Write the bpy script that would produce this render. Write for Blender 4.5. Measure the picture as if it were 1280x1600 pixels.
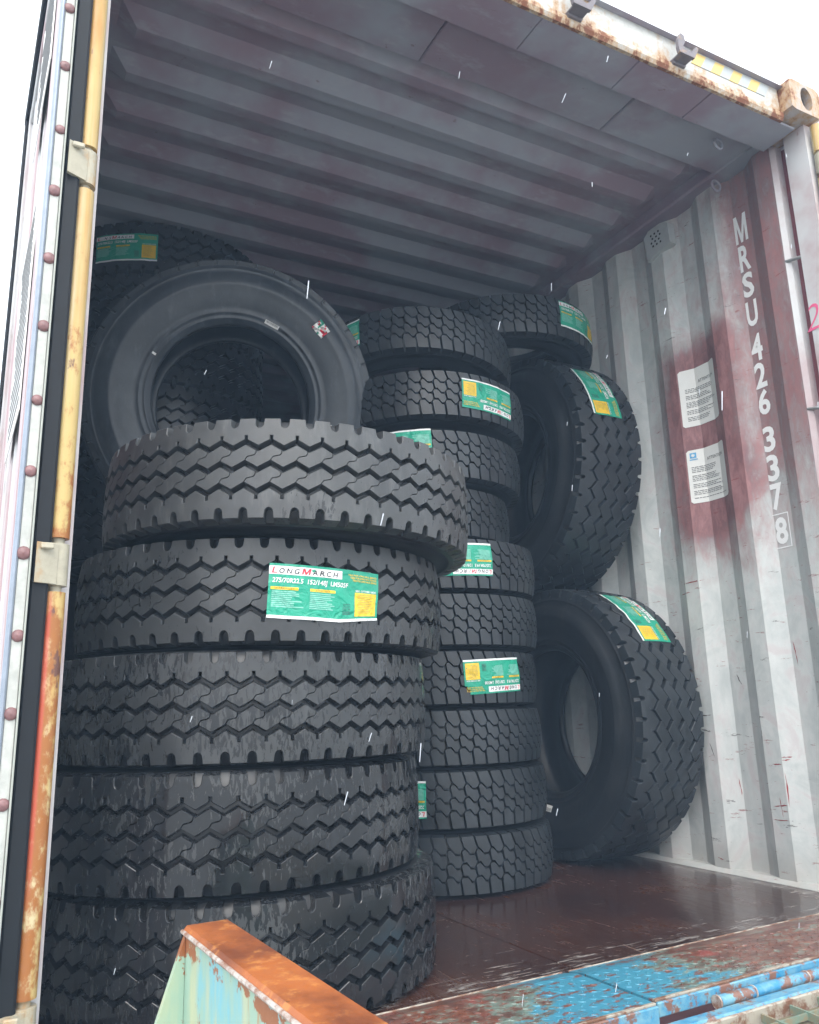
import bpy, math, random
import numpy as np
from mathutils import Matrix, Vector, noise as mnoise

random.seed(7)
R_ = math.radians
PI = math.pi
scene = bpy.context.scene
for o in list(bpy.data.objects):
    bpy.data.objects.remove(o, do_unlink=True)
COL = scene.collection

# ------------------------------------------------------------------ camera
yaw, pitch, roll = 0.48784118, 0.23716828, -0.02738616
fw = Vector((math.sin(yaw) * math.cos(pitch), math.cos(yaw) * math.cos(pitch), math.sin(pitch)))
rt = Vector((math.cos(yaw), -math.sin(yaw), 0))
up = rt.cross(fw)
r2 = math.cos(roll) * rt + math.sin(roll) * up
u2 = -math.sin(roll) * rt + math.cos(roll) * up
cam_d = bpy.data.cameras.new('camera')
cam = bpy.data.objects.new('camera', cam_d)
COL.objects.link(cam)
CAM = Vector((-1.31396512, -1.58119383, 0.599394993))
cam.matrix_world = Matrix(((r2.x, u2.x, -fw.x, CAM.x), (r2.y, u2.y, -fw.y, CAM.y),
                           (r2.z, u2.z, -fw.z, CAM.z), (0, 0, 0, 1)))
cam_d.sensor_fit = 'HORIZONTAL'
cam_d.sensor_width = 36.0
cam_d.lens = 36.0 * 1287.18 / 1280.0
cam_d.clip_start = 0.02
cam_d.clip_end = 2000
scene.camera = cam

# ------------------------------------------------------------------ world, sun, exposure
world = bpy.data.worlds.new('World')
scene.world = world
world.use_nodes = True
wn = world.node_tree
wn.nodes.clear()
sky = wn.nodes.new('ShaderNodeTexSky')
sky.sky_type = 'NISHITA'
sky.sun_disc = False
SUN_EL, SUN_AZ = R_(48), R_(205)       # azimuth clockwise from +Y
sky.sun_elevation = SUN_EL
sky.sun_rotation = SUN_AZ
sky.air_density = 1.0
sky.dust_density = 6.0
sky.ozone_density = 1.0
hs = wn.nodes.new('ShaderNodeHueSaturation')
hs.inputs['Saturation'].default_value = 0.55
bg = wn.nodes.new('ShaderNodeBackground')
bg.inputs['Strength'].default_value = 0.15
wo = wn.nodes.new('ShaderNodeOutputWorld')
wn.links.new(sky.outputs[0], hs.inputs['Color'])
ov = wn.nodes.new('ShaderNodeMix'); ov.data_type = 'RGBA'      # flat overcast veil over the clear sky
ov.inputs[0].default_value = 0.7
ov.inputs[7].default_value = (8.2, 8.7, 9.2, 1)
wn.links.new(hs.outputs[0], ov.inputs[6])
wn.links.new(ov.outputs[2], bg.inputs['Color'])
wn.links.new(bg.outputs[0], wo.inputs['Surface'])
sun_d = bpy.data.lights.new('sun', 'SUN')
sun_d.energy = 0.6
sun_d.angle = R_(40)
sun_d.color = (1.0, 0.97, 0.93)
sun = bpy.data.objects.new('sun', sun_d)
COL.objects.link(sun)
sdir = Vector((math.sin(SUN_AZ) * math.cos(SUN_EL), math.cos(SUN_AZ) * math.cos(SUN_EL), math.sin(SUN_EL)))
sun.rotation_euler = sdir.to_track_quat('Z', 'Y').to_euler()
sun.location = (0, -6, 9)
vs = scene.view_settings
vs.view_transform = 'Standard'
vs.look = 'None'
vs.gamma = 1
vs.use_curve_mapping = False
vs.exposure = 1.25
scene.cycles.max_bounces = 5
scene.cycles.diffuse_bounces = 4
scene.cycles.glossy_bounces = 2
scene.cycles.volume_bounces = 0
scene.cycles.transparent_max_bounces = 4
scene.cycles.use_adaptive_sampling = True
scene.cycles.adaptive_threshold = 0.02
scene.cycles.use_light_tree = False
scene.cycles.use_denoising = True


# ------------------------------------------------------------------ node helpers
class N:
    """wraps a float socket so masks can be written as expressions"""
    def __init__(s, nt, k): s.nt, s.k = nt, k
    def _op(s, op, o=None, c=None):
        n = s.nt.nodes.new('ShaderNodeMath'); n.operation = op
        for i, v in enumerate((s, o, c)):
            if v is None: continue
            if isinstance(v, N): s.nt.links.new(v.k, n.inputs[i])
            else: n.inputs[i].default_value = v
        return N(s.nt, n.outputs[0])
    def __add__(s, o): return s._op('ADD', o)
    def __sub__(s, o): return s._op('SUBTRACT', o)
    def __mul__(s, o): return s._op('MULTIPLY', o)
    def __rsub__(s, o): return (s * -1.0) + o
    def abs(s): return s._op('ABSOLUTE')
    def mx(s, o): return s._op('MAXIMUM', o)
    def mn(s, o): return s._op('MINIMUM', o)
    def step(s, a, b):
        n = s.nt.nodes.new('ShaderNodeMapRange'); n.interpolation_type = 'SMOOTHSTEP'
        s.nt.links.new(s.k, n.inputs['Value'])
        n.inputs['From Min'].default_value = a; n.inputs['From Max'].default_value = b
        return N(s.nt, n.outputs['Result'])


class Mat:
    def __init__(s, name, rough=0.6, metal=0.0, spec=0.5):
        s.m = bpy.data.materials.new(name); s.m.use_nodes = True
        s.nt = s.m.node_tree
        s.b = s.nt.nodes['Principled BSDF']
        s.b.inputs['Roughness'].default_value = rough
        s.b.inputs['Metallic'].default_value = metal
        s.b.inputs['Specular IOR Level'].default_value = spec
        g = s.nt.nodes.new('ShaderNodeNewGeometry')
        s.P = g.outputs['Position']
        sp = s.nt.nodes.new('ShaderNodeSeparateXYZ'); s.nt.links.new(s.P, sp.inputs[0])
        s.x, s.y, s.z = (N(s.nt, sp.outputs[i]) for i in range(3))
    def noise(s, scale, sc=(1, 1, 1), detail=4, rough=0.6, dist=0.0, off=(0, 0, 0)):
        mp = s.nt.nodes.new('ShaderNodeMapping')
        mp.inputs['Scale'].default_value = sc; mp.inputs['Location'].default_value = off
        s.nt.links.new(s.P, mp.inputs[0])
        n = s.nt.nodes.new('ShaderNodeTexNoise')
        n.inputs['Scale'].default_value = scale; n.inputs['Detail'].default_value = detail
        n.inputs['Roughness'].default_value = rough; n.inputs['Distortion'].default_value = dist
        s.nt.links.new(mp.outputs[0], n.inputs['Vector'])
        return N(s.nt, n.outputs[0])
    def voronoi(s, scale, sc=(1, 1, 1)):
        mp = s.nt.nodes.new('ShaderNodeMapping'); mp.inputs['Scale'].default_value = sc
        s.nt.links.new(s.P, mp.inputs[0])
        n = s.nt.nodes.new('ShaderNodeTexVoronoi'); n.inputs['Scale'].default_value = scale
        s.nt.links.new(mp.outputs[0], n.inputs['Vector'])
        return N(s.nt, n.outputs['Distance'])
    def mix(s, a, b, f):
        n = s.nt.nodes.new('ShaderNodeMix'); n.data_type = 'RGBA'
        for v, i in ((a, 6), (b, 7)):
            if isinstance(v, tuple): n.inputs[i].default_value = (*v, 1)
            else: s.nt.links.new(v, n.inputs[i])
        if isinstance(f, N): s.nt.links.new(f.k, n.inputs[0])
        else: n.inputs[0].default_value = f
        return n.outputs[2]
    def color(s, c):
        if isinstance(c, tuple): s.b.inputs['Base Color'].default_value = (*c, 1)
        else: s.nt.links.new(c, s.b.inputs['Base Color'])
        return s
    def rough(s, r):
        s.nt.links.new(r.k, s.b.inputs['Roughness']); return s
    def bump(s, h, strength=0.3, dist=0.002):
        n = s.nt.nodes.new('ShaderNodeBump')
        n.inputs['Strength'].default_value = strength; n.inputs['Distance'].default_value = dist
        s.nt.links.new(h.k, n.inputs['Height'])
        s.nt.links.new(n.outputs[0], s.b.inputs['Normal']); return s


def plain(name, c, rough=0.6, metal=0.0, var=0.12, sc=30):
    m = Mat(name, rough, metal)
    n = m.noise(sc)
    m.color(m.mix(tuple(max(0, v * (1 - var)) for v in c), tuple(min(1, v * (1 + var)) for v in c), n))
    return m.m


# ------------------------------------------------------------------ materials
def rubber(name, wet, lo=(0.013, 0.016, 0.019), hi=(0.026, 0.031, 0.036)):
    m = Mat(name, 0.5)
    n = m.noise(5, detail=4, rough=0.65)
    fine = m.noise(160, detail=3)
    dust = m.noise(22, (1, 1, 0.25), detail=4, rough=0.7).step(0.52, 0.74)
    c = m.mix(lo, hi, n.step(0.3, 0.7))
    c = m.mix(c, tuple(v * 1.9 for v in hi), dust * 0.5)
    r = n * 0.18 + 0.30
    if wet > 0:
        st = m.noise(120, (1, 1, 0.24), detail=4, rough=0.70, dist=0.5)
        area = m.noise(3.4, (1, 1, 1.6), detail=3, off=(3.1, 0, 0))
        w = (st * 0.75 + area * 0.55).step(0.815 - 0.10 * wet, 0.845 - 0.10 * wet)
        c = m.mix(c, (0.008, 0.009, 0.011), w * 0.8)
        r = r - w * 0.36
        h = fine * 0.3 + w * 0.7
    else:
        h = fine
    m.color(c); m.rough(r.mx(0.08)); m.bump(h, 0.22, 0.0012)
    return m.m


RUB_DRY = rubber('rubber_dry', 0.0)
RUB_CLEAN_SHADED = rubber('rubber_clean_shaded', 0.0, (0.010, 0.011, 0.013), (0.021, 0.023, 0.025))  # clean rubber, darkened further: groove and rear-stack shade put into the colour
RUB_CHALK = rubber('rubber_chalky', 0.0, (0.022, 0.027, 0.033), (0.046, 0.053, 0.061))
RUB_DAMP = rubber('rubber_damp', 0.7, (0.024, 0.026, 0.028), (0.043, 0.046, 0.048))
RUB_WET = rubber('rubber_wet', 1.4, (0.022, 0.024, 0.026), (0.040, 0.043, 0.045))
RUB_SOAK = rubber('rubber_soaked', 2.5, (0.026, 0.028, 0.030), (0.046, 0.049, 0.051))
RUB_DUSTY = rubber('rubber_dusty', 0.35, (0.036, 0.038, 0.040), (0.064, 0.067, 0.068))

m = Mat('wall_paint', 0.5)
n1 = m.noise(3.0, detail=5, rough=0.6); n2 = m.noise(14, (1, 1, 0.5), detail=4, rough=0.7)
n3 = m.noise(60, (1, 1, 0.4), detail=4)
sw = m.noise(5.0, (1, 1, 0.8), detail=5, rough=0.6, dist=2.6)
white = m.mix((0.47, 0.50, 0.49), (0.66, 0.67, 0.65), (n2 * 0.4 + sw * 0.6).step(0.32, 0.68))
white = m.mix(white, (0.46, 0.38, 0.39), sw.step(0.50, 0.68) * 0.45)
br_ = m.noise(28, (1, 1, 0.35), detail=4, rough=0.75, dist=0.6)
maroon = m.mix((0.165, 0.050, 0.056), (0.35, 0.150, 0.150), (n2 * 0.5 + br_ * 0.5).step(0.36, 0.66))
nb_ = m.noise(1.7, detail=3, off=(0, 2, 5)); wy = m.y + (n1 - 0.5) * 0.26 + (n2 - 0.5) * 0.06; wz = m.z + (nb_ - 0.5) * 1.0 + (n2 - 0.5) * 0.1
pm = (0.24 - (wy - 0.60).abs()).step(-0.16, 0.16) * (0.46 - (wz - 1.64).abs()).step(-0.30, 0.22)
sm = (0.24 - (wy - 0.22).abs()).step(-0.16, 0.14) * (wz - 0.80).step(-0.4, 0.9)
um = (wz - 1.5).step(-0.3, 1.1) * (1.6 - wy).step(-0.6, 1.2)
thin = (pm * 0.86).mx(sm * 0.68).mx(um * 0.38).mx(0.15) + (br_ - 0.5) * 0.55 + (n2 - 0.5) * 0.35 + (sw - 0.5) * 0.15
f = thin.step(0.18, 0.80) * 0.92
scuff = m.noise(7, (1, 1, 7), detail=5, rough=0.8).step(0.635, 0.65)
c = m.mix(white, maroon, f)
c = m.mix(c, (0.24, 0.05, 0.045), scuff * 0.7)
low = (0.16 - m.z).step(0.0, 0.14)
c = m.mix(c, (0.34, 0.31, 0.27), low * n2 * 0.8)
dk = m.noise(6, (1, 1, 5), detail=5, rough=0.82, off=(0, 9, 4)).step(0.66, 0.675)
c = m.mix(c, (0.10, 0.09, 0.085), dk * 0.7)
m.color(c); m.rough(n2 * 0.25 + 0.33); m.bump(n2 * 0.6 + n3 * 0.4, 0.25, 0.004)
WALL = m.m

m = Mat('roof_paint', 0.5)
n1 = m.noise(2.2, (1, 1, 1), detail=4); n2 = m.noise(18, (0.4, 1, 1), detail=4, rough=0.7)
c = m.mix((0.31, 0.32, 0.36), (0.255, 0.165, 0.205), n1.step(0.38, 0.64) * 0.85)
c = m.mix(c, (0.36, 0.36, 0.39), n2.step(0.52, 0.75) * 0.6)
c = m.mix(c, (0.17, 0.09, 0.09), m.noise(24, (0.7, 1, 1), detail=5, rough=0.75, off=(3, 0, 0)).step(0.66, 0.70) * 0.6)
m.color(c); m.rough(n2 * 0.25 + 0.35); m.bump(n2, 0.2, 0.004)
ROOF = m.m

def rustpaint(name, base, lo_z=None, amount=0.5, vert=True):
    m = Mat(name, 0.55)
    n = m.noise(11, (1, 1, 0.22 if vert else 1), detail=5, rough=0.7)
    n2 = m.noise(34, detail=4, rough=0.7)
    b = m.mix(base, tuple(v * 0.82 for v in base), n2.step(0.35, 0.75))
    f = (n * 0.65 + n2 * 0.35)
    if lo_z is not None:
        f = f + (lo_z + 0.06 - m.z).step(0.0, 0.09) * 0.13
    stain = f.step(0.60 - 0.12 * amount, 0.72 - 0.10 * amount)
    rust = f.step(0.69 - 0.10 * amount, 0.74 - 0.08 * amount)
    c = m.mix(b, (0.42, 0.24, 0.09), stain * 0.8)
    c = m.mix(c, (0.20, 0.07, 0.03), rust)
    m.color(c); m.rough(rust * 0.3 + 0.45); m.bump(n2 * 0.4 + rust * -0.6, 0.3, 0.003)
    return m.m

HEADER = rustpaint('header_paint', (0.50, 0.50, 0.47), 2.61, 1.0)
CASTING = rustpaint('casting_paint', (0.42, 0.38, 0.36), None, 1.9)

m = Mat('post_paint', 0.5)
n1 = m.noise(3.5, detail=5); n2 = m.noise(25, (1, 1, 0.4), detail=4, rough=0.7)
c = m.mix((0.60, 0.60, 0.60), (0.40, 0.22, 0.23), n1.step(0.36, 0.66) * 0.6)
c = m.mix(c, (0.30, 0.13, 0.12), n2.step(0.68, 0.74) * 0.6)
m.color(c); m.bump(n2, 0.2, 0.003)
POST = m.m
m = Mat('maroon_paint', 0.5)
n2 = m.noise(20, detail=5)
m.color(m.mix((0.15, 0.035, 0.045), (0.24, 0.07, 0.08), n2)); m.bump(n2, 0.2, 0.003)
MAROON = m.m

m = Mat('ochre_rust', 0.5)
n1 = m.noise(7, (1, 1, 0.16), detail=5, rough=0.65); n2 = m.noise(40, (1, 1, 0.6), detail=4, rough=0.7)
c = m.mix((0.48, 0.35, 0.13), (0.42, 0.21, 0.05), n1.step(0.42, 0.62))
c = m.mix(c, (0.52, 0.45, 0.28), m.noise(9, (3, 3, 0.1), detail=3, off=(0, 4, 0)).step(0.50, 0.62) * 0.8)
lowz = (1.0 - m.z).step(-0.9, 0.9)
c = m.mix(c, (0.30, 0.11, 0.025), (n2 * 0.6 + n1 * 0.3 + lowz * 0.22).step(0.52, 0.64))
c = m.mix(c, (0.13, 0.055, 0.04), m.noise(16, (1, 1, 0.45), detail=5, off=(7, 0, 2)).step(0.62, 0.66))
redm = (-1.200 - m.x).step(-0.003, 0.003) * (1.05 - m.z).step(0.0, 0.25) * (m.z - 0.30).step(-0.1, 0.1)
c = m.mix(c, (0.50, 0.075, 0.05), redm * n1.step(0.36, 0.52) * 0.75)
m.color(c); m.rough(n2 * 0.3 + 0.35); m.bump(n2, 0.25, 0.002)
OCHRE = m.m
HINGE = rustpaint('hinge_paint', (0.40, 0.37, 0.28), None, 0.9)

m = Mat('floor_plywood', 0.3)
n1 = m.noise(2.4, detail=5); n2 = m.noise(9, (6, 0.8, 1), detail=4, rough=0.72, dist=0.4)
n3 = m.noise(70, (0.35, 1.6, 1), detail=4)
c = m.mix((0.029, 0.0115, 0.008), (0.062, 0.026, 0.017), n1.step(0.3, 0.7))
c = m.mix(c, (0.13, 0.072, 0.048), n2.step(0.58, 0.72) * 0.55)
edge = (0.30 - (m.y + (n1 - 0.5) * 0.12)).step(-0.02, 0.14).mx((m.x - 1.03 + (n1 - 0.5) * 0.2).step(0.0, 0.10))
scr = m.noise(10, (0.9, 7, 1), detail=5, rough=0.75, dist=0.8, off=(2, 0, 0))
c = m.mix(c, (0.42, 0.40, 0.37), (scr + edge * 0.11).step(0.62, 0.73) * 0.65)
spk = m.voronoi(38, (0.45, 1, 1))
c = m.mix(c, (0.55, 0.53, 0.48), (0.07 - spk).step(0.0, 0.03) * n1.step(0.5, 0.55) * 0.6)
m.color(c); m.rough((n1 * 0.5 + n2 * 0.4 - 0.24).mx(0.06)); m.bump(n2 * 0.5 + n3 * 0.5, 0.18, 0.003)
FLOOR = m.m

m = Mat('ramp_plate_paint', 0.4)
n1 = m.noise(3.0, detail=3, off=(1.3, 0, 0)); n2 = m.noise(15, (1, 2.2, 1), detail=5, rough=0.75)
n3 = m.noise(42, (1, 2.0, 1), detail=5, rough=0.7)
blue = m.mix((0.025, 0.18, 0.31), (0.08, 0.29, 0.36), n2)
teal = m.mix((0.22, 0.40, 0.36), (0.10, 0.16, 0.13), n3.step(0.35, 0.65))
rust = m.mix((0.085, 0.040, 0.030), (0.24, 0.075, 0.04), n2.step(0.35, 0.7))
rust = m.mix(rust, (0.33, 0.07, 0.06), m.noise(5, detail=3, off=(0, 8, 0)).step(0.56, 0.66) * 0.7)
band = (0.20 - (m.x + 0.03 + (n1 - 0.5) * 0.7).abs()).step(-0.20, 0.12)
c = m.mix(rust, teal, (n2 * 0.5 + n3 * 0.5 + band * 0.12).step(0.50, 0.60) * 0.8)
c = m.mix(c, blue, (band * 0.34 + n2 * 0.45 + n3 * 0.35).step(0.64, 0.70))
c = m.mix(c, (0.17, 0.06, 0.04), m.noise(21, (1, 2.4, 1), detail=4, rough=0.7, off=(5, 1, 0)).step(0.57, 0.60) * 0.95)
m.color(c); m.rough(n1 * 0.3 + n3 * 0.3 + 0.02)
chk = m.voronoi(30, (0.8, 1.5, 1))
m.bump((0.25 - chk).step(0.0, 0.22) * 0.8 + n3 * 0.3, 0.55, 0.004)
PLATE = m.m
m = Mat('ramp_blue_paint', 0.4)
n2 = m.noise(18, (1, 2, 1), detail=5, rough=0.72)
c = m.mix((0.025, 0.22, 0.40), (0.20, 0.37, 0.42), n2.step(0.35, 0.70))
c = m.mix(c, (0.20, 0.10, 0.07), m.noise(13, detail=5, rough=0.75, off=(3, 3, 3)).step(0.50, 0.57))
m.color(c); m.bump(n2, 0.2, 0.002)
BLUE = m.m
m = Mat('ramp_edge_metal', 0.5)
n2 = m.noise(40, detail=4, rough=0.7)
m.color(m.mix((0.45, 0.42, 0.38), (0.22, 0.10, 0.06), n2.step(0.4, 0.65))); m.bump(n2, 0.3, 0.002)
EDGE = m.m
m = Mat('worn_metal', 0.45)
n2 = m.noise(30, (1, 3, 1), detail=5, rough=0.7)
m.color(m.mix((0.36, 0.33, 0.27), (0.17, 0.08, 0.045), (n2 * 0.6 + m.noise(7, detail=4, off=(1, 0, 0)) * 0.4).step(0.44, 0.56))); m.bump(n2, 0.3, 0.002)
WORN = m.m
m = Mat('grating_metal', 0.45)
n2 = m.noise(30, detail=4, rough=0.7)
c = m.mix((0.16, 0.24, 0.19), (0.27, 0.20, 0.12), n2.step(0.4, 0.65))
m.color(c); m.bump(n2, 0.3, 0.002)
GRATE = m.m
m = Mat('deck_mud', 0.6)
n2 = m.noise(12, detail=4, rough=0.7)
m.color(m.mix((0.11, 0.10, 0.055), (0.22, 0.18, 0.12), n2)); m.bump(n2, 0.4, 0.006)
MUD = m.m
m = Mat('guard_rust', 0.45)
n1 = m.noise(9, (1, 0.6, 1), detail=5); n2 = m.noise(38, detail=4, rough=0.72)
c = m.mix((0.15, 0.040, 0.014), (0.36, 0.105, 0.025), n1.step(0.36, 0.62))
c = m.mix(c, (0.50, 0.20, 0.05), (m.noise(21, (1, 0.7, 1), detail=4, rough=0.7, off=(0, 3, 0)) * 0.5 + n2 * 0.5).step(0.52, 0.62) * 0.7)
c = m.mix(c, (0.07, 0.03, 0.02), m.noise(60, detail=4, off=(2, 2, 2)).step(0.66, 0.72) * 0.7)
m.color(c); m.rough(n2 * 0.25 + 0.35); m.bump(n2, 0.2, 0.002)
GRUST = m.m
m = Mat('guard_teal', 0.45)
n1 = m.noise(7, (1, 1, 0.5), detail=5, rough=0.65); n2 = m.noise(26, (1, 1, 0.14), detail=5, rough=0.7)
c = m.mix((0.27, 0.40, 0.31), (0.15, 0.40, 0.46), n1.step(0.47, 0.62))
c = m.mix(c, (0.45, 0.44, 0.25), m.noise(14, (1, 1, 0.25), off=(4, 4, 0)).step(0.48, 0.66) * 0.75)
c = m.mix(c, (0.36, 0.17, 0.06), n2.step(0.57, 0.68) * 0.8)
c = m.mix(c, (0.26, 0.09, 0.03), (m.noise(16, detail=5, rough=0.75) + (m.z - 0.27).step(0.0, 0.03) * 0.14).step(0.63, 0.67))
m.color(c); m.rough(n2 * 0.2 + 0.35); m.bump(n2, 0.1, 0.002)
GTEAL = m.m

m = Mat('door_paint', 0.5)
n1 = m.noise(4, (1, 1, 0.3), detail=4); n2 = m.noise(30, (1, 1, 0.4), detail=4, rough=0.7)
c = m.mix((0.46, 0.46, 0.46), (0.33, 0.17, 0.18), n1.step(0.42, 0.62) * 0.7)
c = m.mix(c, (0.30, 0.27, 0.25), n2.step(0.56, 0.72) * 0.6)
m.color(c); m.bump(n2, 0.15, 0.002)
DOORP = m.m
STEELS = plain('retainer_steel', (0.44, 0.45, 0.42), 0.4, 0.0, 0.35, 45)
LIP = plain('lip_steel', (0.26, 0.30, 0.36), 0.35, 0.3, 0.3, 30)
RIVET = plain('rivet_paint', (0.20, 0.10, 0.10), 0.45, 0.0, 0.6, 90)
GASKET = plain('gasket_rubber', (0.010, 0.012, 0.015), 0.55)
GASKET.node_tree.nodes['Principled BSDF'].inputs['Specular IOR Level'].default_value = 0.25
PALE = plain('pale_bead', (0.36, 0.38, 0.34), 0.5)
DARKST = rustpaint('dark_steel', (0.17, 0.15, 0.16), None, 0.7, False)
WHITEP = plain('white_paint', (0.72, 0.72, 0.70), 0.55)
LETTER = plain('letter_white', (0.86, 0.86, 0.85), 0.5, 0, 0.05, 80)
SCR_R = plain('scratch_red', (0.30, 0.045, 0.045), 0.5, 0, 0.3, 90)
SCR_D = plain('scratch_dark', (0.07, 0.05, 0.05), 0.6)
PINK = plain('pink_spray', (0.80, 0.14, 0.28), 0.5)
STRY = plain('stripe_yellow', (0.68, 0.50, 0.17), 0.5, 0, 0.12, 40)
STRG = plain('stripe_grey', (0.40, 0.43, 0.43), 0.5, 0, 0.12, 40)
GREYP = plain('grey_plastic', (0.45, 0.47, 0.47), 0.5)
BLACK = plain('black_hole', (0.015, 0.015, 0.017), 0.7)
CONC = plain('yard_concrete', (0.34, 0.34, 0.33), 0.7, 0, 0.25, 4)
PAPERW = plain('notice_paper', (0.74, 0.74, 0.71), 0.5, 0, 0.04, 20)
INK = plain('notice_ink', (0.18, 0.18, 0.18), 0.6)
NBLUE = plain('notice_blue', (0.10, 0.36, 0.62), 0.5)
STEELG = plain('galvanised', (0.40, 0.40, 0.40), 0.45, 0.5)

def paper(name, c):
    m = Mat(name, 0.35)
    n = m.noise(30, detail=4, rough=0.5, dist=2.0)
    m.color(m.mix(tuple(v * 0.85 for v in c), tuple(min(1, v * 1.12) for v in c), n)); m.bump(n, 0.7, 0.010)
    return m.m
LGREEN = paper('label_green', (0.012, 0.33, 0.21))
LWHITE = paper('label_white', (0.78, 0.79, 0.78))
LYEL = paper('label_yellow', (0.80, 0.52, 0.03))
LRED = paper('label_red', (0.66, 0.03, 0.06))
LBLK = paper('label_black', (0.025, 0.028, 0.03))
LPALE = paper('label_pale_green', (0.20, 0.52, 0.42))
LDARK = paper('label_dark_green', (0.03, 0.16, 0.12))


# ------------------------------------------------------------------ mesh helpers
def mesh(name, verts, faces, mats, smooth=False, fm=None):
    me = bpy.data.meshes.new(name)
    me.from_pydata([tuple(v) for v in verts], [], [tuple(f) for f in faces])
    for mm in (mats if isinstance(mats, (list, tuple)) else [mats]):
        me.materials.append(mm)
    if fm: me.polygons.foreach_set('material_index', fm)
    if smooth: me.polygons.foreach_set('use_smooth', [True] * len(me.polygons))
    me.update()
    return me


def obj(name, me, parent=None, loc=(0, 0, 0), rot=None):
    o = bpy.data.objects.new(name, me)
    COL.objects.link(o)
    o.location = loc
    if rot is not None: o.rotation_euler = rot
    if parent is not None: o.parent = parent
    return o


def thing(name, label, cat, group=None, M=None):
    o = bpy.data.objects.new(name, None)
    COL.objects.link(o)
    o.empty_display_size = 0.1
    if M is not None: o.matrix_world = M
    o['label'] = label; o['category'] = cat
    if group: o['group'] = group
    return o


class MB:
    def __init__(s): s.v = []; s.f = []; s.m = []
    def add(s, v, f, mi=0):
        k = len(s.v); s.v += [tuple(x) for x in v]
        s.f += [tuple(i + k for i in q) for q in f]; s.m += [mi] * len(f)
        return s
    def box(s, x0, x1, y0, y1, z0, z1, mi=0, b=0.0):
        if b <= 0:
            v = [(x, y, z) for x in (x0, x1) for y in (y0, y1) for z in (z0, z1)]
            return s.add(v, [(0, 1, 3, 2), (4, 6, 7, 5), (0, 4, 5, 1), (2, 3, 7, 6), (0, 2, 6, 4), (1, 5, 7, 3)], mi)
        # chamfered box
        b = min(b, (x1 - x0) * .45, (y1 - y0) * .45, (z1 - z0) * .45)
        v = []; idx = {}
        for sx in (0, 1):
            for sy in (0, 1):
                for sz in (0, 1):
                    X = (x0, x1)[sx]; Y = (y0, y1)[sy]; Z = (z0, z1)[sz]
                    dx = b * (1 - 2 * sx); dy = b * (1 - 2 * sy); dz = b * (1 - 2 * sz)
                    for a, p in enumerate(((X, Y + dy, Z + dz), (X + dx, Y, Z + dz), (X + dx, Y + dy, Z))):
                        idx[sx, sy, sz, a] = len(v); v.append(p)
        f = []
        g = lambda a, *q: [idx[(*c, a)] for c in q]
        for sx in (0, 1): f.append(g(0, (sx, 0, 0), (sx, 1, 0), (sx, 1, 1), (sx, 0, 1)))
        for sy in (0, 1): f.append(g(1, (0, sy, 0), (1, sy, 0), (1, sy, 1), (0, sy, 1)))
        for sz in (0, 1): f.append(g(2, (0, 0, sz), (1, 0, sz), (1, 1, sz), (0, 1, sz)))
        for sy in (0, 1):
            for sz in (0, 1):
                f.append([idx[0, sy, sz, 1], idx[1, sy, sz, 1], idx[1, sy, sz, 2], idx[0, sy, sz, 2]])
        for sx in (0, 1):
            for sz in (0, 1):
                f.append([idx[sx, 0, sz, 0], idx[sx, 1, sz, 0], idx[sx, 1, sz, 2], idx[sx, 0, sz, 2]])
        for sx in (0, 1):
            for sy in (0, 1):
                f.append([idx[sx, sy, 0, 0], idx[sx, sy, 1, 0], idx[sx, sy, 1, 1], idx[sx, sy, 0, 1]])
        for c in [(a, e, h) for a in (0, 1) for e in (0, 1) for h in (0, 1)]:
            f.append([idx[(*c, 0)], idx[(*c, 1)], idx[(*c, 2)]])
        return s.add(v, f, mi)
    def tube(s, p, q, r, n=12, mi=0, r1=None):
        p = Vector(p); q = Vector(q); d = (q - p).normalized()
        a = d.orthogonal().normalized(); b = d.cross(a); r1 = r if r1 is None else r1
        v = [p + (a * math.cos(t) + b * math.sin(t)) * r for t in [2 * PI * i / n for i in range(n)]]
        v += [q + (a * math.cos(t) + b * math.sin(t)) * r1 for t in [2 * PI * i / n for i in range(n)]]
        f = [(i, (i + 1) % n, n + (i + 1) % n, n + i) for i in range(n)] + [tuple(range(n - 1, -1, -1)), tuple(range(n, 2 * n))]
        return s.add(v, f, mi)
    def prism(s, poly, axis, a, b, mi=0):
        """poly: 2D outline; axis: 0 x, 1 y, 2 z extruded from a to b"""
        def P(u, v, w): return ((w, u, v), (u, w, v), (u, v, w))[axis]
        n = len(poly)
        v = [P(*p, a) for p in poly] + [P(*p, b) for p in poly]
        f = [(i, (i + 1) % n, n + (i + 1) % n, n + i) for i in range(n)] + [tuple(range(n)), tuple(range(2 * n - 1, n - 1, -1))]
        return s.add(v, f, mi)
    def build(s, name, mats, parent=None, smooth=False, loc=(0, 0, 0), rot=None):
        me = mesh(name, s.v, s.f, mats, smooth, s.m)
        import bmesh
        bm = bmesh.new(); bm.from_mesh(me); bmesh.ops.recalc_face_normals(bm, faces=bm.faces); bm.to_mesh(me); bm.free()
        if smooth:
            me.set_sharp_from_angle(angle=R_(40))
        return obj(name, me, parent, loc, rot)


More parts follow.
